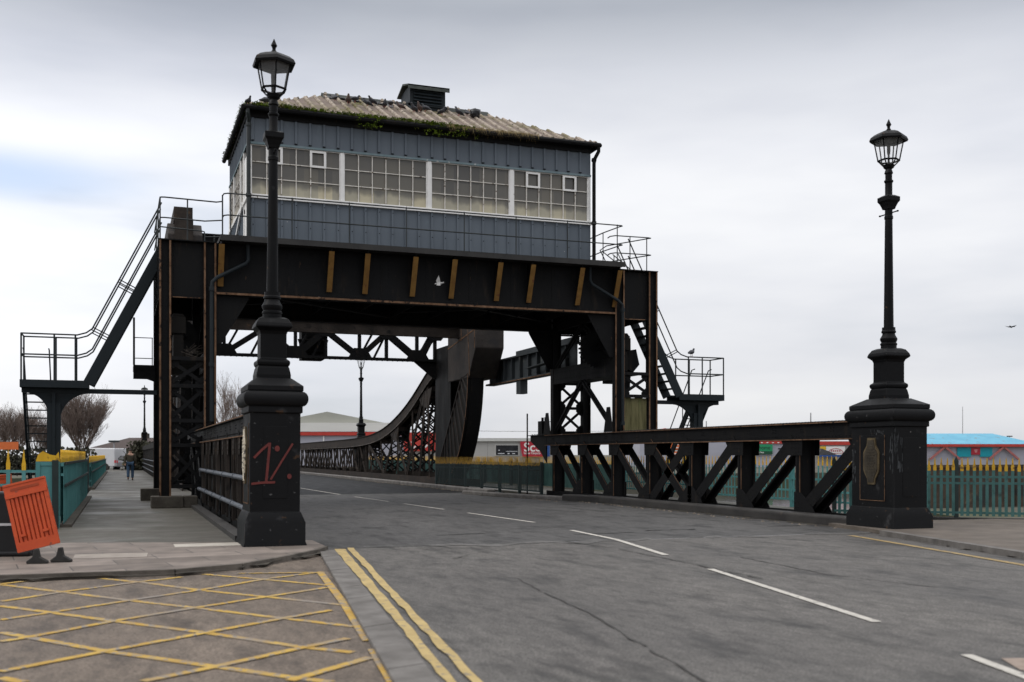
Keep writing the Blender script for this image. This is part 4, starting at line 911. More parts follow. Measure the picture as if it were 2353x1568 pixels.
# ================================================================== APPROACH TRUSSES
ND = [18.2, 20.65, 23.1, 25.55, 28.0, 30.45, 32.9, 35.35]
def approach(x0, x1, face, label, mat, rails=False):
    # face: -1 when the seen side is x0 (looking from smaller x)
    t = thing('approach_truss', label, 'truss girder', ((x0+x1)/2, 17.6, 0), 0, 'black riveted trusses beside the road')
    ya, yb = (17.85 if face < 0 else 18.35), 36.0; ps = (x0, x1)
    def chord(name, za, zb):
        m = MB()
        for x in ps: m.box(x-.014, x+.014, ya, yb, za+.02, zb-.02)
        m.box(x0-.09, x1+.09, ya, yb, zb-.02, zb+.01); 
        for x in ps: m.box(x-.09, x+.09, ya, yb, za-.012, za+.018)
        for x, s in ((x0,-1),(x1,1)):
            rv = []; y = ya+.1
            while y < yb-.1: rv.append((x+s*.014, y, za+.07)); y += .12
            y = ya+.4
            while y < yb-.3:
                if int(y*1.7) % 2 == 0: rv += [(x+s*.014, y+.1*i, (za+zb)/2+.06*j) for i in range(2) for j in (0,1)]
                y += .55
            m.rivets(rv, (s,0,0), .02)
        return m.build(name, mat, t)
    c = chord('top_chord', 1.84, 2.2)
    for x in (x0-.094, x1+.086):
        MB().box(x, x+.008, ya, yb, 1.827, 1.847).build('flange_edge', RUST, c); MB().box(x, x+.008, ya, yb, 2.192, 2.212).build('flange_edge', RUST, c)
    m = MB(); y = ya
    while y < 29.8 and face < 0:                 # corrugated rust-eaten cover strip on the top flange
        m.prism([(y,2.211),(y+.045,2.24),(y+.09,2.211)], 'x', x0-.08, x1+.08); y += .12
    if m.v: m.build('cover_strip', STEEL2, c)
    m = MB()
    for x in ps: m.box(x-.014, x+.014, ya, yb, .0, .2)
    m.box(x0-.1, x1+.1, ya, yb, -.03, .0)
    m.build('bottom_chord', mat, t)
    for y in (ND if face < 0 else ND[1:]):
        m = MB(); m.box(x0-.03, x1+.03, y-.012, y+.012, .15, 1.86)
        for x in ps: m.box(x-.018, x+.018, y-.085, y+.085, .15, 1.85)
        p = m.build('post', mat, t); xs_ = x0-.034 if face < 0 else x1+.028
        MB().box(x0-.034 if face < 0 else x1+.012, x0-.012 if face < 0 else x1+.034, y-.091, y-.086, .2, 1.7).build('flange_edge', RUST, p)
    def diag(a, b, rust=False):
        for x, s in ((x0,-1),(x1,1)):
            p, q = Vector((x+s*.026, a[0], a[1])), Vector((x+s*.026, b[0], b[1])); m = MB().beam(p, q, .30, .016, up=(s,0,0))
            m.beam(p-Vector((s*.07,0,0)), q-Vector((s*.07,0,0)), .016, .12, up=(s,0,0)); L_ = (q-p).length; e_ = (q-p).normalized(); n_ = e_.cross(Vector((s,0,0))).normalized()
            m.rivets([p+e_*(.15+.11*k)+n_*sg_+Vector((s*.008,0,0)) for k in range(int((L_-.3)/.11)) for sg_ in (-.07,.07) if k < 6 or k > (L_-.3)/.11-6], (s,0,0), .017)
            d = m.build('diagonal', mat, t)
            if rust and s == face:
                dr = (q-p).normalized(); nn = dr.cross(Vector((s,0,0))).normalized()*.138; 
                if nn.z < 0: nn = -nn
                MB().beam(p+nn+Vector((s*.011,0,0)), q+nn+Vector((s*.011,0,0)), .012, .006, up=(s,0,0)).build('flange_edge', RUST, d)
    def gus(y, z, dy, up):
        for x, s in ((x0,-1),(x1,1)):
            k = 1 if up else -1
            poly = [(y-.22,z),(y+dy*.62 if dy > 0 else y+.22,z),(y+dy*.36 if dy > 0 else y+.2,z+k*.36),(y-.2 if dy > 0 else y-.36,z+k*.36)]
            if dy < 0: poly = [(y+.22,z),(y-.62,z),(y-.36,z+k*.36),(y+.2,z+k*.36)]
            if up: poly = [(y-dy*.1,z),(y+dy*.74,z),(y+dy*.56,z+.22),(y+dy*.14,z+.52),(y-dy*.1,z+.52)]
            m = MB().prism(poly, 'x', x+s*.036, x+s*.048)
            m.rivets([(x+s*.048, y+dy*(i*.12-.05), z+k*(.08+.1*j)) for i in range(4) for j in range(3) if i < 4-j], (s,0,0), .018)
            m.build('gusset', mat, t)
    for i in range(0 if face < 0 else 1, len(ND)-1):
        a, b = ND[i], ND[i+1]
        if b <= 25.6:  diag((b-.1,.15),(a+.15,1.84)); gus(b,.12,-1,True); gus(a,1.84,1,False)
        elif a >= 27.9: diag((a+.1,.15),(b-.15,1.84), True); gus(a,.12,1,True); gus(b,1.84,-1,False)
        else: diag((a+.1,.15),(b-.1,1.84), True); diag((b-.1,.15),(a+.1,1.84)); gus(a,1.84,1,False); gus(b,1.84,-1,False); gus(a,.12,1,True)
    # end bracket of the top chord
    m = MB().prism([(36.0,2.2),(36.0,1.2),(36.6,1.62),(37.6,2.0),(37.6,2.2)], 'x', x0-.02, x0+.02).box(x0-.08, x1+.08, 36.0, 37.7, 2.2, 2.23)
    m.rivets([(x0, 36.2+.25*i, 2.24) for i in range(6)], (0,0,1), .04); m.build('end_bracket', mat, t)
    if rails:
        for z, dx in ((1.09, -.12), (.58, -.16)):
            m = MB().path([(x0+dx,18.0,z),(x0+dx,30.0,z),(x0+dx+.05,30.5,z-.04),(x0+.1,30.9,z-.15)], .045, 10)
            y = 18.6
            while y < 30: m.lathe([(.055,z-.0),(.055,z+.0)], 8, c=(x0+dx,y)).tube((x0+dx,y-.06,z),(x0+dx,y+.06,z),.058,10).tube((x0+dx,y,z),(x0,y,z),.02,6); y += 2.2
            m.build('handrail', RAILG, t, smooth=True)
        m = MB()                                 # light strap verticals seen from the footway
        y = 18.2; k = 0
        while y < 30.3:
            m.beam((x0-.05, y+.1, 1.84),(x0-.05, y+.02, .2), .03, .07, up=(1,0,0)); m.beam((x0-.05, y-.45 if k % 2 else y+.55, 1.84),(x0-.05, y+(-.05 if k % 2 else .1), .2), .03, .07, up=(1,0,0))
            m.prism([(y-.22,1.84),(y+.22,1.84),(y+.14,1.5),(y-.1,1.5)], 'x', x0-.068, x0-.06)
            m.rivets([(x0-.068, y+.09*i, z_) for i in (-1,0,1) for z_ in (1.6,1.7,1.8)], (-1,0,0), .02); y += 1.15; k += 1
        m.build('strap_lattice', LEAFM, t)
        MB().box(x0-.34, x0-.12, 18.45, 30.2, .04, .13).build('sill_beam', KERBD, t)
approach(14.60, 14.98, -1, 'black riveted approach truss right of the road, between right pedestal and right tower', STEEL)
approach(2.15, 2.55, 1, 'black riveted approach truss with pipe handrails behind the left pedestal', STEEL, True)
sp = thing('bracket_box', 'small black box and thin pole on the end bracket of the right truss', 'signal box', (14.8, 37.1, 2.23))
m = MB().box(14.7,15.0,36.75,37.15,2.23,2.75).box(14.72,14.8,36.78,36.86,2.75,2.88).box(14.9,14.98,36.9,37.0,2.75,2.9).box(14.95,15.25,36.9,36.94,2.72,2.74); bevel(m.build('housing', STEEL, sp), .01)
MB().tube((14.45,37.6,0),(14.45,37.6,3.05),.03,8).build('pole', STEEL, sp)

# ================================================================== BASCULE LEAF
lf = thing('bascule_leaf', 'rolling lift bridge leaf with curved trusses, tall counterweights and a lattice strut over the road', 'lifting bridge span', (8.65, 49.7, 0))
CY, CZ, CR = 49.7, 5.05, 5.2
chord_pts = [(49.6,6.2),(50.9,5.68),(53.6,4.55),(56.5,3.72),(59.2,3.15),(61.7,2.80),(65.6,2.58),(70,2.5),(92,2.42)]
def ctop(y):
    for (a, za), (b, zb) in zip(chord_pts, chord_pts[1:]):
        if a <= y <= b: return za+(zb-za)*(y-a)/(b-a)
    return chord_pts[-1][1] if y > 92 else chord_pts[0][1]
# smooth the chord line
yy = [49.6+i*.9 for i in range(49)]; zz = [sum(ctop(min(92, max(49.6, y+d))) for d in (-2,-1,0,1,2))/5 for y in yy]
def ctops(y):
    i = min(max((y-49.6)/.9, 0), len(yy)-1.001); k = int(i); return zz[k]+(zz[k+1]-zz[k])*(i-k)
def lace(m, p, q, w, n, ax=Vector((1,0,0))):
    p, q = Vector(p), Vector(q)
    for i in range(n):
        a, b = p.lerp(q, i/n), p.lerp(q, (i+1)/n); h = ax*w/2
        m.beam(a-h, b+h, .075, .012, up=(0,1,.01)); m.beam(a+h, b-h, .075, .012, up=(0,1,.01))
for xa, xb in ((14.35,14.97),(2.33,2.95)):
    seen = -1 if xa > 8 else 1
    m = MB()
    for x in (xa, xb):
        for k in range(len(yy)-1):
            d0 = .5+.12*math.exp(-((yy[k]-52)/6)**2); d1 = .5+.12*math.exp(-((yy[k+1]-52)/6)**2)
            m.add([(x-.02,yy[k],zz[k]-d0),(x+.02,yy[k],zz[k]-d0),(x+.02,yy[k+1],zz[k+1]-d1),(x-.02,yy[k+1],zz[k+1]-d1),(x-.02,yy[k],zz[k]),(x+.02,yy[k],zz[k]),(x+.02,yy[k+1],zz[k+1]),(x-.02,yy[k+1],zz[k+1])],
                  [(0,3,2,1),(4,5,6,7),(0,1,5,4),(1,2,6,5),(2,3,7,6),(3,0,4,7)])
            m.beam((x,yy[k],zz[k]-d0),(x,yy[k+1],zz[k+1]-d1),.2,.03)
    for k in range(len(yy)-1): m.beam(((xa+xb)/2,yy[k],zz[k]+.02),((xa+xb)/2,yy[k+1],zz[k+1]+.02),xb-xa+.16,.03)
    tc_ = m.build('top_chord', LEAFM, lf)
    m = MB()
    for x in (xa-.1, xb-.1, xa+.1, xb+.1):
        for k in range(len(yy)-1):
            d0 = .5+.12*math.exp(-((yy[k]-52)/6)**2); d1 = .5+.12*math.exp(-((yy[k+1]-52)/6)**2)
            m.beam((x,yy[k],zz[k]-d0-.0),(x,yy[k+1],zz[k+1]-d1-.0),.012,.034)
    m.build('flange_edge', LEAFM if xa < 8 else M('pale_worn_edge', (.09,.075,.065), (.19,.165,.15), r=.8, sc=3, layer=[((.04,.035,.03), 4, .5, .1)]), tc_)
    m = MB()
    for x in (xa, xb): m.box(x-.02, x+.02, 44.5, 92, .05, .4)
    m.build('bottom_chord', LEAFM, lf)
    def member(y0, z0, y1, z1, w=.22, lc=True, name='web_member'):
        m = MB()
        for x in (xa, xb):
            m.beam((x,y0,z0),(x,y1,z1), w, .03, up=(1,0,0)); m.beam((x,y0,z0),(x,y1,z1), .03, .09, up=(1,0,0))
        pv, qv = Vector(((xa+xb)/2,y0,z0)), Vector(((xa+xb)/2,y1,z1))
        for f in (.03, .97): k_ = pv.lerp(qv, f); m.box(xa, xb, k_.y-.03, k_.y+.03, k_.z-.12, k_.z+.12)
        o = m.build(name, LEAFM, lf)
        if lc:
            m = MB(); L = (Vector((0,y1,z1))-Vector((0,y0,z0))).length; lace(m, ((xa+xb)/2,y0,z0), ((xa+xb)/2,y1,z1), (xb-xa)*.96, max(3, int(L/.5)))
            m.build('lacing', STEEL, o)
    for yb_, yt_, w_ in ((60.4,64.4,.24),(60.4,57.9,.24),(60.9,61.3,.2),(55.3,57.9,.26),(55.3,51.9,.3),(57.2,57.3,.2),(52.7,51.6,.3),(50.8,51.2,.26),(63.6,64.6,.2),(54.0,54.1,.2)):
        member(yb_, .4, yt_, ctops(yt_)-.58, w_)
    m = MB()                                 # stiff gusset where the curved chord meets the heel
    for x in (xa, xb): m.prism([(52.2,ctops(52.2)-.5),(52.8,ctops(52.8)-.55),(51.9,3.9),(51.0,3.8),(50.3,4.8)], 'x', x-.03, x+.03)
    m.box(xa+.03, xb-.03, 51.28, 51.34, 4.3, 4.5); m.build('gusset', LEAFM, lf); m = MB(); m.box(xa+.03, xb-.03, 57.8, 57.86, 2.3, 2.5)
    for x in (xa, xb): m.prism([(56.9,ctops(57)-.55),(59.0,ctops(59)-.52),(58.2,2.3),(57.4,2.2)], 'x', x-.03, x+.03)
    m.build('gusset', LEAFM, lf)
    y = 65.2; k = 0
    while y < 90.5:
        if k < 5: member(y, 2.05, y+1.9, .4, .2, False); member(y, .4, y+.1, 2.05, .16, False); member(y+1.9, 2.05, y+.3, .4, .12, False)
        else: member(y+2.2, 2.05, y, .4, .2, False); member(y, .4, y+.05, 2.05, .16, False); member(y+1.2, 2.05, y+2.2, .4, .12, False)
        y += 2.3; k += 1
    # heel: stiff tower of plates at the circle centre
    m = MB()
    for x in (xa, xb): m.prism([(47.2,1.6),(48.2,.4),(49.7,.4),(49.7,6.6),(47.2,6.6)], 'x', x-.02, x+.02)
    m.box(xa, xb, 49.4, 49.44, .4, 6.6)
    m.build('heel_post', STEEL, lf)
    # rolling segment: web plates with ribs, and the curved tread
    angs = [math.radians(a) for a in range(180, 272, 4)]
    m = MB()
    ro = CR
    def inner(a): t = (a-math.pi)/(math.pi/2); return (45.35+(49.3-45.35)*min(1,t), 4.95-(4.95-.7)*min(1,t))
    for x in (xa, xb):
        for a, b in zip(angs, angs[1:]):
            pts = [(CY+ro*math.cos(a),CZ+ro*math.sin(a)),(CY+ro*math.cos(b),CZ+ro*math.sin(b)),inner(b),inner(a)]
            m.prism(pts, 'x', x-.018, x+.018)
    sg = m.build('segmental_girder', STEEL2, lf)
    m = MB()
    for a in angs[::2]:
        for x in (xa-.03, xb+.03): m.beam((x,CY+ro*math.cos(a),CZ+ro*math.sin(a)),(x,*inner(a-.22 if a > math.pi+.22 else math.pi)),.05,.09,up=(1,0,0))
    for x in (xa-.03, xb+.03): m.beam((x,*inner(math.pi)),(x,*inner(math.pi*1.5)),.05,.12,up=(1,0,0))
    m.build('stiffener_ribs', CWT, sg)
    m = MB()
    for a, b in zip(angs, angs[1:]):
        for r0, w in ((CR, (xa-.06, xb+.06)), (CR+.05, (xa+.08, xb-.08))):
            P0 = (CY+r0*math.cos(a), CZ+r0*math.sin(a)); P1 = (CY+r0*math.cos(b), CZ+r0*math.sin(b)); Q0 = (CY+(r0+.05)*math.cos(a), CZ+(r0+.05)*math.sin(a)); Q1 = (CY+(r0+.05)*math.cos(b), CZ+(r0+.05)*math.sin(b))
            m.prism([P0,P1,Q1,Q0], 'x', *w)
    tr = m.build('tread', STEEL, sg)
    e = MB()
    xe = xa-.065 if seen < 0 else xb+.061
    for a, b in zip(angs, angs[1:]):
        r0, r1 = CR-.0, CR+.05
        e.prism([(CY+r0*math.cos(a),CZ+r0*math.sin(a)),(CY+r0*math.cos(b),CZ+r0*math.sin(b)),(CY+r1*math.cos(b),CZ+r1*math.sin(b)),(CY+r1*math.cos(a),CZ+r1*math.sin(a))], 'x', xe, xe+.004)
    e.build('flange_edge', RUST, tr)
    # counterweight box
    wa, wb = (14.3,15.6) if xa > 8 else (1.72,3.02)
    prof = [(43.4,6.1),(44.4,4.86),(47.5,4.86),(47.6,10.0),(47.2,10.55),(43.9,10.6),(43.4,10.1)]
    cw = bevel(MB().prism(prof, 'x', wa, wb).build('counterweight', CWT, lf), .04)
    m = MB().box((wa+wb)/2-.42, (wa+wb)/2+.28, 43.35, 46.5, 10.62, 11.15).box((wa+wb)/2-.4, (wa+wb)/2+.3, 43.33, 43.39, 9.6, 10.7); m.build('kentledge', LEAFM, cw)
    m = MB(); xs_ = wa-.012 if seen < 0 else wb+.004
    for y0, z0, y1, z1 in ((43.5,6.9,47.5,6.4),(44.2,4.95,44.6,7.9),(45.4,6.6,45.45,8.2),(43.52,6.1,43.52,8.0)): m.beam((xs_+.004,y0,z0),(xs_+.004,y1,z1),.05,.012,up=(1,0,0))
    m.build('rusted_seam', RUST, cw)
    m = MB(); m.rivets([(wa+.2+.12*i, 43.39, 6.2+.22*j) for i in range(int((wb-wa-.3)/.12)) for j in range(9) if i in (0,1,8,9)], (0,-1,0), .02); m.build('rivet_rows', LEAFM, cw)
m = MB().box(3.02,14.3,45.6,46.0,10.15,10.6).box(3.02,14.3,45.5,46.1,10.55,10.62); m.build('upper_strut', STEEL, lf)
m = MB().box(2.95,14.3,45.8,45.85,6.78,7.25).box(2.95,14.3,45.68,45.97,6.74,6.78).box(2.95,14.3,45.7,45.95,7.25,7.29)
m.rivets([(3.2+.12*i, 45.8, 6.86+.09*(i % 2)) for i in range(92)], (0,-1,0), .024)
m.build('cross_beam', LEAFM, lf)
# lattice strut across the road
m = MB().box(2.95,14.35,49.5,49.9,5.98,6.1).box(2.95,14.35,49.5,49.9,7.3,7.45).rivets([(3.2+.25*i, 49.7, 5.98) for i in range(44)], (0,0,-1), .05)
ls = m.build('lattice_strut', STEEL, lf)
nodes = [3.05, 4.4, 6.2, 7.6, 9.0, 10.6, 11.9, 13.4, 14.3]
zb_, zt_ = 6.1, 7.3
for i in range(len(nodes)-1):
    m = MB(); a, b = nodes[i], nodes[i+1]; w = .24 if i % 3 else .3
    (p, q) = ((a, zt_), (b, zb_)) if i % 2 == 0 else ((a, zb_), (b, zt_))
    m.beam((p[0],49.55,p[1]),(q[0],49.55,q[1]),.03,w).beam((p[0],49.85,p[1]),(q[0],49.85,q[1]),.03,w); m.build('diagonal', STEEL, ls)
    m = MB(); xx = b; m.box(xx-.07, xx+.07, 49.6, 49.8, zb_, zt_)
    if i % 2 == 0: m.prism([(xx-.55,zb_),(xx+.55,zb_),(xx+.3,zb_+.42),(xx-.3,zb_+.42)], 'y', 49.52, 49.545).beam((xx,49.7,zb_),(xx+.65,49.7,zt_),.08,.1)
    else: m.prism([(xx-.5,zt_),(xx+.5,zt_),(xx+.26,zt_-.3),(xx-.26,zt_-.3)], 'y', 49.52, 49.545).beam((xx,49.7,zt_),(xx-.6,49.7,zb_),.08,.1)
    m.build('gusset', STEEL, ls)
m = MB().box(7.95,9.0,50.1,50.9,5.95,7.4).prism([(7.75,6.9),(9.2,6.9),(9.0,6.3),(7.95,6.3)], 'y', 50.0, 50.1); bevel(m.build('buffer_box', STEEL, lf), .03)
for k, (x, s) in enumerate(((14.35,-1),(2.95,1))):
    MB().prism([(x,5.98),(x+s*1.1,5.98),(x,5.1)], 'y', 49.6, 49.8).build('knee_gusset', STEEL, lf)
MB().prism([(2.9,.0),(14.4,.0),(14.4,-.6),(2.9,-.6)], 'y', 40, 92).build('deck', STEEL, lf)
# operating strut between the right tower and the counterweight
os_ = thing('operating_strut', 'blue-grey plate girder from the right counterweight to the right tower', 'plate girder', (15.85, 41, 5.1))
m = MB().box(15.83,15.87,36.1,46.0,4.7,5.62).box(15.65,16.05,36.1,46.0,4.62,4.7).box(15.65,16.05,36.1,46.0,5.62,5.68).box(15.7,16.0,36.2,42.2,5.69,5.86)
m.rivets([(15.7, 36.2+.14*i, 4.62) for i in range(68)], (0,0,-1), .03)
g = m.build('girder', GREYBOX, os_)
for i in range(9): MB().box(15.68,15.83,36.8+i*.98,36.86+i*.98,4.7,5.62).build('stiffener', GREYBOX, g)
MB().box(15.64,15.648,36.1,46.0,4.62,4.66).build('flange_edge', RUST, g)
MB().beam((15.5,36.2,5.12),(15.5,40.2,4.98),.3,.03).box(15.68,16.0,41.6,42.1,4.05,4.61).build('drip_tray', GREYBOX, os_)
# ================================================================== FENCES
def palisade(name, label, a, b, z0, zt, ztip, step, mp, mr, mt, bay=2.6, wp=.065, rails=(.25,.85), postm=None, solid=False, cat='fence', group=None, post_h=None):
    a, b = Vector(a), Vector(b); L = (b-a).length; ang = math.atan2(b.y-a.y, b.x-a.x)
    t = thing(name, label, cat, (a.x, a.y, 0), ang, group)
    nb = max(1, round(L/bay)); w = L/nb; rr = random.Random(int(L*100))
    for k in range(nb+1):
        h = post_h or zt+.05
        m = MB().box(k*w-.05, k*w+.05, -.0 if not solid else -.16, .1 if not solid else -.04, z0-.5, h); m.prism([(k*w-.05,h),(k*w+.05,h),(k*w,h+.12)], 'y', 0, .1) if post_h else None
        m.build('post', postm or mr, t, local=True)
    for k in range(nb):
        m = MB(); tips = MB(); x = k*w+.05+step*.5
        while x < (k+1)*w-.04:
            dx = rr.uniform(-.006,.006); zt_ = zt+(rr.uniform(-.025,.015) if not solid else 0)
            m.box(x-wp/2+dx, x+wp/2+dx, -.014, -.002, z0, zt_)
            h = ztip-zt; q = wp/2
            tips.prism([(x-q+dx,zt_+.001),(x+q+dx,zt_+.001),(x+q*1.08+dx,zt_+h*.28),(x+q*.55+dx,zt_+h*.55),(x+q*.4+dx,zt_+h*.8),(x+dx,ztip),(x-q*.4+dx,zt_+h*.8),(x-q*.55+dx,zt_+h*.55),(x-q*1.08+dx,zt_+h*.28)], 'y', -.016, -.003)
            if step > .15 and not solid: tips.list = getattr(tips, 'list', []); q2 = MB(); q2.v, q2.f = tips.v, tips.f; tips.list.append(q2); tips.v, tips.f = [], []
            x += step
        for z in rails:
            zz = z0+(zt-z0)*z; m.box(k*w, (k+1)*w, -.001, .045, zz-.025, zz+.025)
        if solid:
            m.box(k*w, (k+1)*w, .046, .052, z0, zt); q_ = k*w+.3
            while q_ < (k+1)*w: m.box(q_, q_+.05, .052, .066, z0, zt); q_ += .62
            r_ = MB()
            for z in (.62, .985): zz = z0+(zt-z0)*z; r_.box(k*w+.002, (k+1)*w-.002, .067, .10, zz-.025, zz+.03)
        p = m.build('paling_panel', mp, t, local=True)
        if solid: r_.build('rail', GREEND, p, local=True)
        [q2.build('spike_tip', mt, p, local=True) for q2 in getattr(tips, 'list', [])] or tips.build('spike_tips', mt, p, local=True)
    return t
palisade('palisade_fence', 'teal palisade fence with yellow spikes right of the right pedestal', (15.7,20.8), (23.8,14.0), .12, 1.14, 1.44, .13, M('aged_teal_pales', (.032,.095,.09), (.055,.145,.138), r=.6, layer=[((.02,.045,.042), 4, .6, .1)]), TEALD, M('dull_yellow_spikes', (.44,.25,.012), (.58,.34,.02), r=.6, layer=[((.22,.12,.02), 8, .58, .08)]), bay=2.9, postm=GREEND, rails=(.07,.72,.86), post_h=1.35)
palisade('palisade_fence', 'teal fence with yellow spikes seen through the right approach truss', (17.8,36.2), (17.8,20.2), .2, 1.2, 1.46, .19, TEAL, GREEND, YELT, wp=.05, postm=TEAL, rails=(.04,.3,.62))
palisade('sheeted_parapet', 'long teal sheeted parapet with yellow spikes beyond the lifting span', (17.8,84), (17.8,36.3), .1, 1.12, 1.42, .15, TEALD, GREEND, YELT, bay=4, solid=True, cat='parapet', wp=.06)
palisade('roadside_fence', 'dark green roadside fence with yellow spikes beside the curved girder', (13.95,48.4), (14.1,35.4), .16, 1.1, 1.40, .125, M('deep_green_pales', (.007,.018,.0175), (.012,.028,.027), r=.6), GREEND, M('dull_gold_spikes', (.30,.165,.012), (.46,.26,.018), r=.6, sc=4, layer=[((.14,.08,.02), 9, .55, .08)]), bay=2.05, wp=.05, rails=(.02,.82,.98), postm=GREEND)  # pales in a green darker than the posts
palisade('palisade_fence', 'teal fence with widely spaced yellow spikes behind the orange barrier', (-6.9,24.6), (-1.55,23.1), .1, 1.2, 1.6, .29, TEAL, GREEND, YELT, bay=2.7, wp=.075, rails=(.72,.97), postm=GREEND)
p1 = palisade('sheeted_parapet', 'teal sheeted parapet with yellow spikes beside the near footway', (-1.12,39.1), (-1.12,23.1), .12, 1.34, 1.6, .145, TEAL, TEALD, YELT, bay=3.1, solid=True, wp=.13, cat='parapet', rails=(.80,.96), postm=GREEND)
m = MB(); L = 16.0
m.box(L-.03,L+.03,-.12,-.02,-.3,1.36).box(L-.03,L+.03,-.46,-.38,-.3,1.36).box(L-.02,L+.02,-.38,-.12,.32,.40).box(L-.02,L+.02,-.38,-.12,1.28,1.36).box(L-.005,L+.005,-.38,-.12,.4,1.28)
m.build('end_frame', TEAL, p1, local=True)
m = MB().prism([(-.46,1.365),(-.02,1.365),(-.04,1.56),(-.09,1.48),(-.2,1.5),(-.33,1.57),(-.42,1.5)], 'x', L-.01, L+.01); m.build('spike_tips', YELT, p1, local=True)
MB().box(0,L,-.16,.2,-.34,.1).build('plinth', STONE, p1, local=True)
fq = [o for o in bpy.data.objects if o.name == 'palisade_fence'][0]
MB().box(0,10.5,-.03,.14,-.2,.08).build('plinth', RUBBER, fq, local=True)
p2 = palisade('sheeted_parapet', 'further teal sheeted parapet with yellow spikes along the far footway', (-1.2,95), (-1.2,47.5), .15, 1.16, 1.45, .15, TEAL, TEALD, YELT, bay=4, solid=True, wp=.13, cat='parapet', postm=GREEND)
MB().box(0,47.5,-.2,.2,-.3,.13).build('plinth', STONE, p2, local=True)
lr = thing('post_rail', 'brown iron railing along the far footway beyond the left tower', 'railing', (2.0, 66, 0))
for i in range(21): MB().box(1.96,2.04,56+i*2.7-.05,56+i*2.7+.05,.02,1.9).build('post', STEEL2, lr)
for z in (.4, .75, 1.1): MB().tube((1.93,56,z),(1.93,110,z),.03,6).build('rail', RAILG, lr)
m = MB().box(1.9,2.1,56,110,1.9,2.25); m.build('top_beam', STEEL2, lr)
for i in range(10): MB().box(1.99,2.01,56+i*5.4,56+i*5.4+5.2,.1,1.9).build('panel', STEEL2, lr)

# ================================================================== ROADWORKS
def barrier(label, x, y, z, yaw, roll, pitch, group, feet=True):
    t = thing('plastic_barrier', label, 'barrier', (0,0,0), 0, group); w, h, d = .56, .95, .05
    m = MB()
    m.box(-w/2,w/2,-d/2,d/2,h-.15,h-.03).box(-w/2,-w/2+.05,-d/2,d/2,.13,h-.15).box(w/2-.05,w/2,-d/2,d/2,.13,h-.15).box(-w/2,w/2,-d/2,d/2,0,.13)
    m.box(-w/2,w/2,-d/2-.01,d/2+.01,h-.03,h).box(-w/2+.0,w/2,-d/2-.012,d/2,h-.20,h-.15)
    for i in range(8):
        x0 = -w/2+.062+i*.057; m.box(x0, x0+.036, -d/2+.006, d/2-.006, .13, h-.2)
    m.box(-w/2+.05,w/2-.05,.012,.016,.13,h-.2)
    o = bevel(m.build('panel', ORANGE, t, local=True), .008)
    m = MB().box(-.19,.19,-d/2-.006,-d/2+.02,h-.105,h-.07); m.build('grip_slot', M('deep_orange', (.28,.04,.01), (.33,.05,.012), r=.6), t, local=True)
    for xx in (-.15, .15): MB().box(xx-.035,xx+.035,-d/2-.03,-d/2,.2,.235).build('clip', ORANGE, t, local=True)
    t.location = (x, y, z); t.rotation_euler = (pitch, roll, yaw)
    return t
bx, by = G(76, 1262, .05); yaw = math.radians(-12)
barrier('leaning orange plastic barrier with upright slots at the end of the teal parapet', *G(90,1268,.17), .22, yaw, math.radians(-14), math.radians(-6), 'orange barriers at the roadworks')
ft = thing('barrier_foot', 'black rubber feet under the leaning orange barrier', 'barrier foot', (*G(92,1296,.05), .05), yaw)
for xx, dd in ((-.06,.04),(.2,.2)):
    m = MB().prism([(-.11,0),(.15,0),(.155,.03),(.05,.09),(.03,.2),(-.015,.2),(-.04,.09),(-.12,.03)], 'y', -.05+dd, .05+dd)
    for v in range(len(m.v)): m.v[v] = (m.v[v][0]+xx, m.v[v][1], m.v[v][2])
    bevel(m.build('foot', RUBBER, ft, local=True), .012)
barrier('second orange barrier cut off by the left edge of the view', *G(2,1190,.1), .1, yaw+.5, math.radians(-4), 0, 'orange barriers at the roadworks')
x, y = G(28, 1283, .05)
bb = thing('black_barrier', 'low black barrier with a thin pale line behind the leaning orange barrier', 'barrier', (x-.75, y+.55, .05), yaw)
bevel(MB().box(-1.1,1.0,-.15,.2,0,.92).box(-1.12,1.02,-.17,.22,0,.08).build('panel', M('black_plastic', (.008,.008,.009), (.014,.014,.015), r=.5, spec=.3), bb, local=True), .03)
MB().box(-1.1,1.0,-.156,-.151,.44,.475).build('stripe', M('pale_stripe', (.45,.45,.46), (.55,.55,.56), r=.5), bb, local=True)

# ================================================================== PERSON
def skin(name, pts, edges, rad, mat, parent=None, sub=2, root=0):
    me = bpy.data.meshes.new(name); me.from_pydata(pts, edges, []); me.materials.append(mat)
    o = bpy.data.objects.new(name, me); COL.objects.link(o)
    if parent: o.parent = parent
    s = o.modifiers.new('skin', 'SKIN'); s.use_smooth_shade = True
    for i, v in enumerate(me.skin_vertices[0].data): v.radius = rad[i] if isinstance(rad[i], tuple) else (rad[i], rad[i]); v.use_root = (i == root)
    b = o.modifiers.new('sub', 'SUBSURF'); b.levels = sub; b.render_levels = sub
    return o
SKINM = M('skin', (.35,.2,.14), (.42,.25,.18), r=.6)
JACK = M('olive_jacket', (.035,.03,.02), (.055,.048,.032), r=.9, sc=9); JEAN = M('blue_jeans', (.02,.045,.085), (.035,.07,.12), r=.9, sc=12); HAIR = M('dark_hair', (.02,.015,.012), (.04,.03,.025), r=.7, sc=30)
px, py = .52, 64.5
pts = [(0,0,.95),(0,0,1.15),(0,.0,1.38),(0,0,1.5),(0,-.01,1.6),(0,.01,1.70),
       (.10,0,.92),(.11,.05,.5),(.11,-.05,.1),(.11,.1,.03),(-.10,0,.92),(-.1,-.1,.52),(-.1,-.24,.14),(-.1,-.12,.05),
       (.19,0,1.4),(.25,-.03,1.12),(.24,.05,.88),(.235,.08,.79),(-.19,0,1.4),(-.25,.0,1.12),(-.24,-.06,.88),(-.235,-.08,.79)]
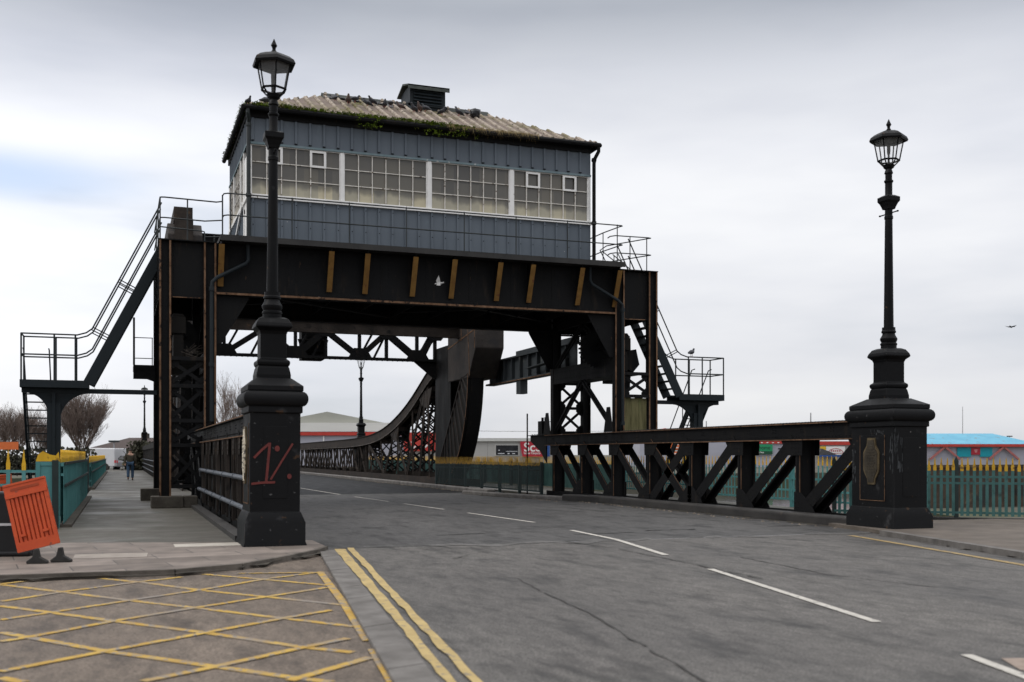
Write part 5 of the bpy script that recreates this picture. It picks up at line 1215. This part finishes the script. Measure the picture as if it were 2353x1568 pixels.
ed = [(0,1),(1,2),(2,3),(3,4),(4,5),(0,6),(6,7),(7,8),(8,9),(0,10),(10,11),(11,12),(12,13),(2,14),(14,15),(15,16),(16,17),(2,18),(18,19),(19,20),(20,21)]
rad = [(.15,.11),(.15,.1),(.16,.1),.055,.085,.075,.09,.065,.045,.04,.09,.065,.045,.04,.06,.048,.038,.035,.06,.048,.038,.035]
body = skin('person', pts, ed, rad, SKINM); body.location = (px, py, .04); body.scale = (1.12, 1.1, 1.04)
tag(body, 'person in olive jacket and blue jeans walking away along the left footway', 'person')
jp = [0,1,2,14,15,16,18,19,20]; mpn = {k: i for i, k in enumerate(jp)}
skin('jacket', [pts[k] if k else (0,0,.86) for k in jp], [(mpn[a], mpn[b]) for a, b in ed if a in mpn and b in mpn], [(.19,.15),(.18,.13),(.19,.13),.085,.07,.058,.085,.07,.058], JACK, body)
tp = [0,6,7,8,10,11,12]; mpn = {k: i for i, k in enumerate(tp)}
skin('trousers', [pts[k] for k in tp], [(mpn[a], mpn[b]) for a, b in ed if a in mpn and b in mpn], [(.16,.125),.105,.082,.07,.105,.082,.07], JEAN, body)
skin('hair', [(0,-.02,1.58),(0,-.01,1.66),(0,0,1.73)], [(0,1),(1,2)], [.085,.098,.075], HAIR, body)
for s, (a, b) in ((.11, ((-.05),(.1))), (-.1, (-.24,-.12))):
    z = .10 if s > 0 else .13
    skin('shoe', [(s,a,z-.04),(s,a+.08,z-.055),(s,a+.19,z-.06)], [(0,1),(1,2)], [.055,.05,.038], RUBBER, body, 1)

# ================================================================== BIRDS
PIG = M('slate_pigeon_plumage', (.022,.024,.03), (.07,.07,.08), r=.7, sc=14, bump=.3, bsc=60, layer=[((.12,.115,.12), 9, .60, .08)])
PIGB = M('brown_pigeon_plumage', (.075,.05,.043), (.15,.11,.10), r=.7, sc=12, bump=.3, bsc=60, layer=[((.02,.02,.024), 8, .55, .1)])
DOVE = M('white_dove_plumage', (.24,.235,.23), (.36,.355,.35), r=.8, sc=9)
def bird(label, mat, loc, rz, group=None, sc=1.0, pitch=0):
    spine = [(-.20,.075,.004),(-.17,.08,.022),(-.11,.095,.036),(-.05,.115,.06),(.02,.125,.068),(.075,.14,.056),(.105,.175,.036),(.12,.205,.030),(.135,.225,.030),(.155,.226,.022),(.172,.222,.008),(.188,.217,.002)]
    m = MB().path([(x, 0, z) for x, z, r in spine], [r for x, z, r in spine], 10)
    for s in (-1, 1): m.path([(.07,s*.045,.13),(.0,s*.062,.125),(-.09,s*.048,.105),(-.16,s*.02,.085)], [.018,.032,.026,.006], 8)
    o = m.build('pigeon', mat, None, local=True, smooth=True); tag(o, label, 'pigeon', group)
    l = MB()
    for s in (-.025, .025): l.tube((.01,s,0),(.0,s,.075),.006,6).tube((-.01,s,.004),(.04,s,.004),.005,5)
    l.build('legs', M('pink_legs', (.3,.1,.08), r=.6) if 'pink_legs' not in MATS else MATS['pink_legs'], o, local=True)
    o.location = loc; o.rotation_euler = (0, pitch, rz); o.scale = (sc,)*3
    return o
rr = random.Random(21); spots = [(6.30,.66),(6.68,.60),(6.95,.72),(7.25,.56),(7.5,.68),(7.85,.62),(8.1,.70),(8.35,.60),(8.72,.52),(8.98,.62),(9.22,.66),(9.66,.55),(10.3,.62),(10.62,.66)]
base = bird('dark pigeon on the pinkish roof near the ridge, among many', PIG, (0,0,0), 0, 'pigeons on the roof')
baseb = bird('brown pigeon on the pinkish roof near the ridge', PIGB, (0,0,0), 0, 'brown pigeons on the roof')
for i, (x, t_) in enumerate(spots):
    src = baseb if i in (1, 7, 9) else base
    loc = (x, EY0+(RY-EY0)*t_, EZ+(RZ-EZ)*t_+.055)
    o = src if i in (0, 1) else dup(src, loc, src['label'])
    o.location = loc; o.rotation_euler = (0, rr.uniform(-.2,.1), rr.uniform(-3.1,3.1)); o.scale = (1.02+rr.uniform(-.1,.1),)*3
bag = MB(); rb = random.Random(4)
bag.lathe([(.02,-.16),(.13,-.13),(.19,-.05),(.2,.03),(.15,.11),(.06,.15),(.01,.14)], 11)
bag.v = [(x*rb.uniform(.8,1.2), y*rb.uniform(.8,1.2), z*rb.uniform(.85,1.15)) for x, y, z in bag.v]
o = bag.build('plastic_bag', M('crumpled_black_plastic', (.012,.013,.016), (.03,.032,.036), r=.3, sc=8, bump=.8, bsc=16), None, local=True)
o.location = (10.95, EY0+(RY-EY0)*.70, EZ+(RZ-EZ)*.70+.16); tag(o, 'crumpled black plastic bag on the roof right of the ventilator', 'plastic bag')
bird('pigeon on the left corner of the eaves above the downpipe', PIG, (3.42, 31.1, 11.48), -1.2, None, .95)
bird('pigeon hunched beside the corner pigeon on the left eaves', PIG, (3.95, 31.35, 11.62), .4, None, 1.2)
bird('pigeon perched on the landing rail of the right stair', PIG, (18.62, 32.55, 4.92), .5, None, 1.15)
bird('pigeon standing on the motor inside the right tower', PIG, (15.35, 31.4, 5.42), .9, None, 1.2)
def flyer(name, label, mat, loc, rz, sc, cat, wings):
    m = MB().path([(-.2,0,.0),(-.12,0,.0),(-.04,0,.005),(.05,0,.01),(.11,0,.03),(.15,0,.04),(.185,0,.035)], [.03,.035,.055,.05,.034,.03,.004], 10)
    o = m.build(name, mat, None, local=True, smooth=True); tag(o, label, cat)
    for s, up in ((-1, wings[0]), (1, wings[1])):
        a = Vector((.05, s*.04, .02)); c = Vector((.03, s*math.cos(up)*.18, math.sin(up)*.18)); e = Vector((-.06, s*math.cos(up*1.1)*.36, math.sin(up*1.1)*.36))
        w = MB(); top = [a+Vector((.03,0,0)), c+Vector((.07,0,0)), e, c+Vector((-.09,0,0)), a+Vector((-.11,0,0))]
        w.add(top+[p+Vector((0,0,-.008)) for p in top], [(0,1,2,3,4),(9,8,7,6,5)]+[(i,(i+1)%5,5+(i+1)%5,5+i) for i in range(5)])
        w.build('wing', mat, o, local=True)
    o.location = loc; o.rotation_euler = (0,.25,rz); o.scale = (sc,)*3
    return o
flyer('dove', 'white dove in flight before the dark girder, wings raised', DOVE, (8.62, 29.5, 6.42), 2.7, .72, 'bird', (1.25, -.35))
flyer('gull', 'far gull gliding in the sky right of the right lamp', PIG, (*V(2323,85), ZD(752,85)), .4, 1.3, 'bird', (.2,.2))

# ================================================================== BACKGROUND
def bldg(name, label, cat, xl, xr, d, skew=0.0):
    a, b = Vector(V(xl, d)), Vector(V(xr, d+skew)); L = (b-a).length
    t = thing(name, label, cat, (a.x, a.y, -.2), math.atan2(b.y-a.y, b.x-a.x)); return t, L, L/(xr-xl)
def panelmat(name, c, line=.5, dk=.8):
    return M(name, c, tuple(k*1.12 for k in c), r=.6, sc=.4, stretch=(.3,1,3), spec=.3)
GREYW = panelmat('grey_cladding', (.36,.35,.335)); LILAC = panelmat('pale_lilac_cladding', (.36,.36,.41)); WCLAD = panelmat('white_cladding', (.66,.65,.62)); BEIGE = panelmat('beige_grey_roof', (.33,.33,.29))
REDB = M('red_fascia', (.42,.035,.025), (.5,.05,.035), r=.5, sc=2); CRIM = M('crimson_sign', (.36,.015,.03), (.42,.02,.04), r=.45, sc=2); WSIGN = M('white_lettering', (.72,.71,.69), (.78,.77,.75), r=.5)
SKYB = M('sky_blue_roof', (.095,.33,.47), (.13,.40,.54), r=.55, sc=.6, layer=[((.13,.22,.27), 1.6, .63, .04)]); TURQ = M('turquoise_panel', (.004,.27,.34), (.006,.31,.38), r=.5)
DGL = M('dark_shop_window', (.012,.013,.016), (.03,.03,.035), r=.15, sc=1.5); SLATE = M('brown_slate_roof', (.055,.04,.037), (.085,.065,.06), r=.9, sc=4, bump=.2); GRN = M('green_sign', (.012,.25,.10), (.016,.28,.12), r=.5); GRND = M('dark_green_sign', (.006,.06,.03), (.008,.07,.035), r=.5)
BLUS = M('blue_sign', (.015,.06,.22), (.02,.075,.26), r=.5); YELS = M('yellow_sign', (.65,.4,.02), (.7,.45,.03), r=.5); ORS = M('orange_sign', (.6,.13,.03), (.66,.16,.04), r=.5)
def zz(y, d): return ZD(y, d)+.2
# warehouse with a low gable
d = 150; t, L, s = bldg('retail_warehouse', 'pale gabled warehouse with white fascia and red stripe behind the far lamp', 'warehouse', 600, 925, d)
ap = (750-600)*s
MB().box(0,L,0,.4,0,zz(1001.5,d)).box(.2,L-.2,.41,40,0,zz(992,d)).build('wall', LILAC, t, local=True)
MB().box(-.2,L+.2,-.35,.5,zz(991.5,d),zz(972,d)).build('fascia', WCLAD, t, local=True)
MB().box(-.1,L+.1,-.3,-.05,zz(1001,d),zz(993,d)).build('red_stripe', REDB, t, local=True)
e = zz(974,d); MB().prism([(ap-144*s,e),(ap+144*s,e),(ap,zz(946,d))], 'y', .52, 40).build('roof', BEIGE, t, local=True)
for x in (ap-85*s, ap-80*s, ap-6*s, ap+70*s): MB().box(x-.08,x+.08,-.16,-.01,0,zz(1001,d)-.05).build('downpipe', WSIGN, t, local=True)
# red shop front
d = 141; t, L, s = bldg('red_shop', 'red shop front with white chevrons seen through the curved truss', 'shop', 930, 1072, d)
MB().box(0,L,0,14,0,zz(1000,d)).build('wall', GREYW, t, local=True)
MB().box(-.1,L*.56,-.35,-.01,zz(1037,d),zz(994,d)).build('sign_board', REDB, t, local=True)
m = MB()
for x in (.8, 2.2):
    m.prism([(x,3.4),(x+.25,3.4),(x+.95,2.9),(x+.25,2.35),(x,2.35),(x+.65,2.9)], 'y', -.39, -.36)
m.build('chevrons', WSIGN, t, local=True)
MB().box(L*.6,L-.3,-.2,-.01,.2,zz(1036,d)).build('window', DGL, t, local=True)
# grey retail shed with the sofa shop sign
d = 138; t, L, s = bldg('sofa_shop', 'grey clad sofa shop with dark window and red sign, left of the right tower', 'shop', 1078, 1300, d)
MB().box(0,L,0,30,0,zz(1012,d)).build('wall', GREYW, t, local=True)
MB().box(-.1,L+.1,-.3,30.1,zz(1014.3,d),zz(1007,d)).build('parapet', M('pale_parapet', (.5,.5,.48), (.56,.56,.54), r=.6), t, local=True)
x0, x1 = (1139.7-1078)*s, (1190.6-1078)*s
w = MB().box(x0-.18,x1+.18,-.12,-.01,zz(1048,d),zz(1021.5,d)).build('window', M('window_surround', (.42,.41,.39), (.46,.45,.43), r=.6), t, local=True)
MB().box(x0,x1,-.16,-.125,zz(1046,d),zz(1023.6,d)).build('pane', DGL, w, local=True)
m = MB().box(x0+.25,x0+1.1,-.17,-.162,zz(1043.6,d),zz(1041.6,d)).box(x0+1.5,x0+1.75,-.17,-.162,zz(1044,d),zz(1041.4,d)).box(x0+2.1,x0+2.45,-.17,-.162,zz(1043.6,d),zz(1041.6,d)).box(x0+1.3,x1-.1,-.17,-.162,zz(1038.2,d),zz(1037,d)).box(x0+.3,x0+.5,-.17,-.162,zz(1036,d),zz(1034,d))
m.build('window_poster', M('poster_marks', (.5,.52,.56), (.6,.6,.62), r=.6), w, local=True)
for x in (x0-1.1, x1+.55): MB().box(x,x+.03,-.012,-.002,0,zz(1015,d)).build('cladding_joint', M('joint_grey', (.12,.12,.12)), t, local=True)
sx0, sx1 = (1195.8-1078)*s, (1257-1078)*s
sb = MB().prism([(sx0-.02,zz(1015,d)),(sx1,zz(1015,d)),(sx1,zz(1050,d)),(sx0+.28,zz(1050,d)),(sx0+.1,zz(1035,d)),(sx0,zz(1022,d))], 'y', -.3, -.01).build('sign_board', CRIM, t, local=True)
MB().box(sx1+.001,sx1+.35,-.3,-.02,zz(1050,d),zz(1015,d)).build('blue_edge', BLUS, sb, local=True)
text_mesh('ScS', 1.62, 'lettering', WSIGN, sb, sx0+.42, -.31, zz(1037.5,d), sx=1.05)
text_mesh('Sofas Carpets', .40, 'lettering', WSIGN, sb, sx0+.42, -.31, zz(1043.8,d), sx=.98)
# orange shop with a red gable
d = 146; t, L, s = bldg('orange_shop', 'low grey shop with orange sign and red gable behind the right truss', 'shop', 1470, 1690, d)
MB().box(0,L,0,20,0,zz(1002,d)).build('wall', LILAC, t, local=True)
MB().prism([(.5,zz(1001.8,d)),(L*.56,zz(1001.8,d)),(L*.27,zz(984,d))], 'y', .3, 20).build('roof', REDB, t, local=True)
sb = MB().box((1540-1470)*s,(1566-1470)*s,-.25,-.01,zz(1050,d),zz(1018,d)).build('sign_board', ORS, t, local=True)
m = MB(); xx = (1549-1470)*s
for k in range(4): m.box(xx, xx+.55, -.27, -.255, 1.75+k*.42, 1.9+k*.42)
m.build('white_bars', WSIGN, sb, local=True)
# pet shop
d = 143; t, L, s = bldg('pet_shop', 'grey shop with a green at home sign behind the right truss', 'shop', 1692, 1868, d)
MB().box(0,L,0,22,0,zz(1012,d)).build('wall', LILAC, t, local=True)
MB().box(0,L,-.2,-.01,zz(1020,d),zz(1013,d)).build('fascia', REDB, t, local=True)
m = MB()
for k in range(14): m.box(.3+k*.74,.55+k*.74,-.22,-.205,zz(1018.6,d),zz(1016.6,d))
m.build('fascia_dots', WSIGN, t, local=True)
g0, g1 = (1700-1692)*s, (1774-1692)*s
sb = MB().box(g0,g1,-.3,-.01,zz(1037,d),zz(1022,d)).build('sign_board', GRN, t, local=True)
MB().box(g0,g1,-.3,-.01,zz(1044,d),zz(1037.1,d)).build('sign_strip', GRND, sb, local=True)
text_mesh('pets', .78, 'lettering', WSIGN, sb, g0+.15, -.31, zz(1033.4,d), sx=.9)
text_mesh('at home', .78, 'lettering', GRND, sb, g0+1.78, -.31, zz(1033.4,d), sx=.86)
text_mesh('where pets come first', .36, 'lettering', WSIGN, sb, g0+.35, -.31, zz(1042,d), sx=.88)
MB().box((1788-1692)*s,(1798-1692)*s,-.05,-.01,zz(1033,d),zz(1030,d)).build('small_sign', DGL, t, local=True)
# emblem shop
d = 140; t, L, s = bldg('carpet_shop', 'shop with white arched emblem sign and yellow square beside the right pedestal', 'shop', 1872, 2072, d)
MB().box(0,L,0,22,0,zz(1014,d)).build('wall', GREYW, t, local=True)
MB().box(0,L,-.25,-.01,zz(1023,d),zz(1015,d)).build('fascia', REDB, t, local=True)
MB().prism([(.1,zz(1045,d)),(2.6,zz(1045,d)),(.6,zz(1031,d))], 'y', -1.2, -.3).build('porch_roof', M('dark_porch', (.06,.06,.065), (.08,.08,.085), r=.8), t, local=True)
MB().box((1884-1872)*s,(1896.5-1872)*s,-.28,-.01,zz(1036,d),zz(1026.5,d)).build('yellow_sign', YELS, t, local=True)
e0, e1 = (1897-1872)*s, (1940-1872)*s
sb = MB().box(e0,e1,-.3,-.01,zz(1045.5,d),zz(1026.5,d)).build('sign_board', WSIGN, t, local=True)
m = MB(); c = (e0+e1)/2; zb = zz(1044,d)
arc = [(c+1.0*math.cos(a*math.pi/10), zb+.12+.62*math.sin(a*math.pi/10)) for a in range(11)]
for a, b in zip(arc, arc[1:]): m.beam((a[0],-.315,a[1]),(b[0],-.315,b[1]),.02,.07,up=(0,0,1))
m.beam((c-1.0,-.315,zb+.12),(c+1.0,-.315,zb+.12),.02,.05)
for k in range(5): m.box(c-.62+k*.27,c-.46+k*.27,-.325,-.306,zb+.34,zb+.52)
m.build('emblem', CRIM, sb, local=True)
MB().box(.3,3.2,-1.25,-1.21,zz(1050.5,d),zz(1046,d)).build('blue_strip', BLUS, t, local=True)
# blue roofed retail hall
d = 152; t, L, s = bldg('blue_roofed_hall', 'retail hall with light blue roof, red band and turquoise panels, far right', 'shop', 2085, 2470, d)
def X(x): return (x-2085)*s
MB().box(0,L,0,30,0,zz(1022,d)).build('wall', LILAC, t, local=True)
MB().box(-.3,L,-.6,-.01,zz(1027,d),zz(1021,d)).build('red_band', REDB, t, local=True)
m = MB(); rz0, rz1 = zz(1020.8,d), zz(995,d)
m.add([(-.3,-.6,rz0),(X(2385),-.6,rz0),(X(2316),5,rz1),(0,5,rz1),(-.3,30,rz0),(X(2385),30,rz0)], [(0,1,2,3),(1,5,2),(3,2,5,4),(0,3,4),(0,4,5,1)])
m.build('roof', SKYB, t, local=True)
for xa in (2169, 2304):
    for sx in (-1, 1): MB().beam((X(xa),-.4,zz(1027,d)),(X(xa)+sx*34*s,-.4,zz(1056,d)),.2,.28).build('diagonal_brace', M('faded_red_brace', (.34,.11,.10), (.40,.14,.13)) if 'faded_red_brace' not in MATS else MATS['faded_red_brace'], t, local=True)
for a, b in ((2198.7,2229.7),(2251,2279)): MB().box(X(a),X(b),-.2,-.01,zz(1050,d),zz(1028.5,d)).build('turquoise_panel', TURQ, t, local=True)
sb = MB().box(X(2230.2),X(2250.5),-.25,-.01,zz(1045,d),zz(1028.5,d)).build('sign_board', CRIM, t, local=True)
MB().prism([(X(2236),zz(1033,d)),(X(2245),zz(1033,d)),(X(2243),zz(1040,d)),(X(2239),zz(1041,d))], 'y', -.27, -.255).build('emblem', M('pale_red', (.55,.2,.2)), sb, local=True)
# masts and lamp columns far off
def mast(label, x, ytop, d, head=False):
    X0, Y0 = V(x, d); h = ZD(ytop, d); t = thing('lamp_column', label, 'lamp column', (X0, Y0, -.2), -TH)
    MB().tube((0,0,0),(0,0,h),.09,6,r2=.06).build('pole', M('galvanised_grey', (.2,.2,.21), (.28,.28,.29), r=.5) if 'galvanised_grey' not in MATS else MATS['galvanised_grey'], t, local=True)
    if head: bevel(MB().box(-.5,.5,-.15,.15,h-.05,h+.14).build('lamp_head', RAILK, t, local=True), .03)
mast('dark post with a box head before the white cottage', 262, 1011, 104, True)
mast('thin far mast above the blue roofed hall', 2212, 933, 260)
mast('far lamp column with boxy head behind the hip of the blue roof', 2320, 1001, 200, True)
mast('thin far lamp column beside the right stair ladder', 1623, 964, 120)
mast('thin far lamp column above the middle of the right truss', 1863, 945, 120)
mast('far lamp column with a flat head seen through the right truss', 1512, 1022, 110, True)
cbm = MB().path([(*V(1000,75), ZD(989,75)), (*V(1150,77), ZD(991.5,77)), (*V(1270,79), ZD(992,79)), (*V(1420,82), ZD(991,82))], .012, 5)
tag(cbm.build('overhead_cable', STEEL), 'thin overhead cable crossing behind the curved girder', 'cable')
# quay on the right and its brick wall
sheet('quay', [(18.6,18.7),(21.2,25),(34,40),(120,46),(120,18.7)], -.05, GROUND, 3)
BRICK = M('brown_brick', (.045,.033,.024), (.085,.06,.042), r=.9, sc=6, bump=.4, bsc=14, layer=[((.13,.10,.065), 2.2, .6, .06), ((.03,.03,.028), 1.2, .52, .1)])
bw = thing('brick_wall', 'low brown brick wall behind the teal fence at the far right', 'wall', (22.5, 24.5, 0))
m = MB().box(22.0,60,24.6,24.95,-.1,1.12).box(22.0,60,24.56,24.99,1.12,1.2); m.build('wall', BRICK, bw)
for i in range(6): MB().box(25+i*4,25.4+i*4,24.5,24.6,-.1,1.1).build('pier', BRICK, bw)
# cottage, cars and trees across the river on the left
d = 118; t, L, s = bldg('white_cottage', 'white rendered cottage with brown roof at the end of the left footway', 'house', 205, 372, d)
MB().box(0,L,0,8,0,zz(1032,d)).build('wall', M('white_render', (.62,.62,.61), (.7,.7,.69), r=.8, sc=1), t, local=True)
m = MB(); r0, r1 = zz(1033,d), zz(1005,d)
m.add([(-.4,-.5,r0),(L+.4,-.5,r0),(L+.4,8.5,r0),(-.4,8.5,r0),(3.0,4,r1),(L-2,4,r1)], [(0,1,5,4),(1,2,5),(2,3,4,5),(3,0,4),(3,2,1,0)]); rf = m.build('roof', SLATE, t, local=True)
MB().box(4.5,5.2,3.6,4.4,r1-.4,r1+.5).build('chimney', BRICK, rf, local=True)
for x in (1.2, 3.4, 5.6):
    w = MB().box(x-.06,x+1.0,-.06,-.01,.9,2.3).build('window', M('grey_frame', (.35,.36,.38)), t, local=True); MB().box(x,x+.94,-.08,-.061,.96,2.24).build('pane', DGL, w, local=True)
def car(label, x, y, rz, mat, sc=1.0, van=False):
    t = thing('parked_van' if van else 'parked_car', label, 'van' if van else 'car', (x, y, 0), rz)
    w = .86
    prof = [(-2.0,.3),(-2.05,.75),(-1.95,1.0),(-1.5,1.42),(.2,1.45),(.9,1.0),(1.8,.88),(2.05,.6),(2.0,.3)] if not van else [(-2.3,.35),(-2.3,2.1),(1.0,2.15),(1.6,1.35),(2.3,1.1),(2.35,.4)]
    bevel(MB().prism(prof, 'y', -w, w).build('body', mat, t, local=True), .07, 2)
    if not van: MB().prism([(-1.99,1.02),(-1.56,1.4),(-1.58,1.4),(-2.02,1.02)], 'y', -.65, .65).build('rear_window', DGL, t, local=True)
    for s_ in (-1, 1):
        MB().box(-2.06 if not van else -2.32,-1.9 if not van else -2.25,s_*.84-.14 if s_ > 0 else -.86,s_*.84+.02 if s_ > 0 else -.7,.7,.95).build('tail_light', M('red_tail_light', (.6,.02,.03), r=.3) if 'red_tail_light' not in MATS else MATS['red_tail_light'], t, local=True)
        for xx in (-1.3, 1.35): MB().tube((xx,s_*.7,.32),(xx,s_*.88,.32),.32,16).build('wheel', RUBBER, t, local=True)
    MB().box(-2.09 if not van else -2.33,-2.03 if not van else -2.3,-.26,.26,.5,.62).build('number_plate', YELS, t, local=True)
    return t
X0, Y0 = V(288, 104); car('silver car with red tail light beyond the walking person', X0, Y0+1, math.pi/2, M('silver_paint', (.3,.3,.32), (.33,.33,.35), r=.3, spec=.5))
X0, Y0 = V(232, 104); car('white van parked before the cottage left of the footway', X0, Y0, math.pi/2+.9, M('white_van_paint', (.6,.6,.62), (.65,.65,.66), r=.35), van=True)
# bare winter trees
TWIG = M('brown_bare_twigs', (.14,.105,.088), (.22,.17,.145), r=.95, sc=2); BARKM = M('bare_tree_bark', (.035,.028,.025), (.065,.053,.046), r=.95, sc=6)
def bare_tree(label, x, y, h, seed, spread=1.0, stems=6, group=None, dense=1.0):
    # a fan of rising limbs that split again and again into fine twigs
    t = thing('bare_tree', label, 'tree', (x, y, -.2), 0, group); rr = random.Random(seed)
    tk = MB(); cr = MB()
    def grow(p, d, L, r, lv):
        n = 4 if lv < 3 else 2; pts = [p]; q = p; dd = d
        for i in range(n):
            dd = (dd+Vector((rr.gauss(0,.09), rr.gauss(0,.09), .05))).normalized(); q = q+dd*L/n; pts.append(q)
        (tk if lv == 0 else cr).path(pts, [max(.001*h, r*(1-.5*i/n)) for i in range(n+1)], 6 if lv < 2 else 3)
        if lv >= 4: return
        for i in range(int((5, 7, 6, 5)[lv]*dense)):
            f = .25+.75*rr.random() if i else 1.0; b = pts[min(n, max(1, int(f*n+.5)))]
            a = rr.uniform(0, 6.28); e = Vector((math.cos(a), math.sin(a), rr.uniform(.2,.8)))*spread
            grow(b, (dd+e*rr.uniform(.25,.6)).normalized(), L*(rr.uniform(.55,.75) if lv else rr.uniform(.8,1.1)), r*.5, lv+1)
    tk.path([(0,0,-.2),(0,0,h*.05),(.05,0,h*.1)], [h*.03,h*.026,h*.022], 8)
    for k in range(stems):
        a = 6.28*k/stems+rr.uniform(-.3,.3); q = rr.uniform(.12,.6)*spread
        grow(Vector((0,0,h*.08)), Vector((math.cos(a)*q, math.sin(a)*q, 1)).normalized(), h*.30, h*.013, 0)
    tk.build('trunk', BARKM, t, local=True); cr.build('crown', TWIG, t, local=True)
    return t
grp = 'bare trees across the river'
bare_tree('broad bare brown tree between the stair post and the left tower', *V(188,112), 8.6, 3, 1.0, 7, grp)
bare_tree('bare tree just left of the stair ladder', *V(92,118), 6.6, 5, 1.1, 5, grp)
bare_tree('bare tree at the left edge, behind the stair landing', *V(18,110), 6.8, 8, 1.1, 5, grp)
bare_tree('bare tree with thin twigs between the left tower and the left pedestal', *V(535,168), 14.0, 14, 1.0, 4, grp, .8)
HEDGE = M('dark_hedge', (.02,.022,.012), (.055,.05,.03), r=.95, sc=2)
def hedge(label, xa, xb, d, h):
    a, b = Vector((*V(xa,d),0)), Vector((*V(xb,d),0)); m = MB(); rr = random.Random(int(xa))
    for _ in range(2600):
        p = a.lerp(b, rr.random())+Vector((rr.gauss(0,.5), rr.gauss(0,.5), rr.random()**1.2*h*(.75+.25*math.sin(rr.random()*9))-.2)); s = rr.uniform(.08,.22); u = Vector((rr.gauss(0,1),rr.gauss(0,1),rr.gauss(0,1))).normalized()*s; w = u.cross(Vector((rr.gauss(0,1),rr.gauss(0,1),rr.gauss(0,1)))).normalized()*s
        m.add([p-u,p+w,p+u,p-w], [(0,1,2,3)])
    o = m.build('hedge', HEDGE); tag(o, label, 'hedge'); return o
hedge('dark ragged hedge behind the left fence and the stair post', -60, 205, 92, 2.4)
hedge('low dark scrub behind the far lamp beside the left tower', 310, 345, 100, 3.0)
on = MB(); a, b = Vector((*V(-40,84),0)), Vector((*V(42,84),0))
t = thing('orange_netting', 'strip of orange safety netting across the river at the far left', 'safety netting', (a.x, a.y, 0), math.atan2(b.y-a.y, b.x-a.x))
MB().box(0,(b-a).length,0,.03,1.9,2.5).build('netting', ORS, t, local=True)
for k in range(3): MB().tube((k*1.35,.05,-.2),(k*1.35,.05,2.55),.04,6).build('stake', STEEL2, t, local=True)
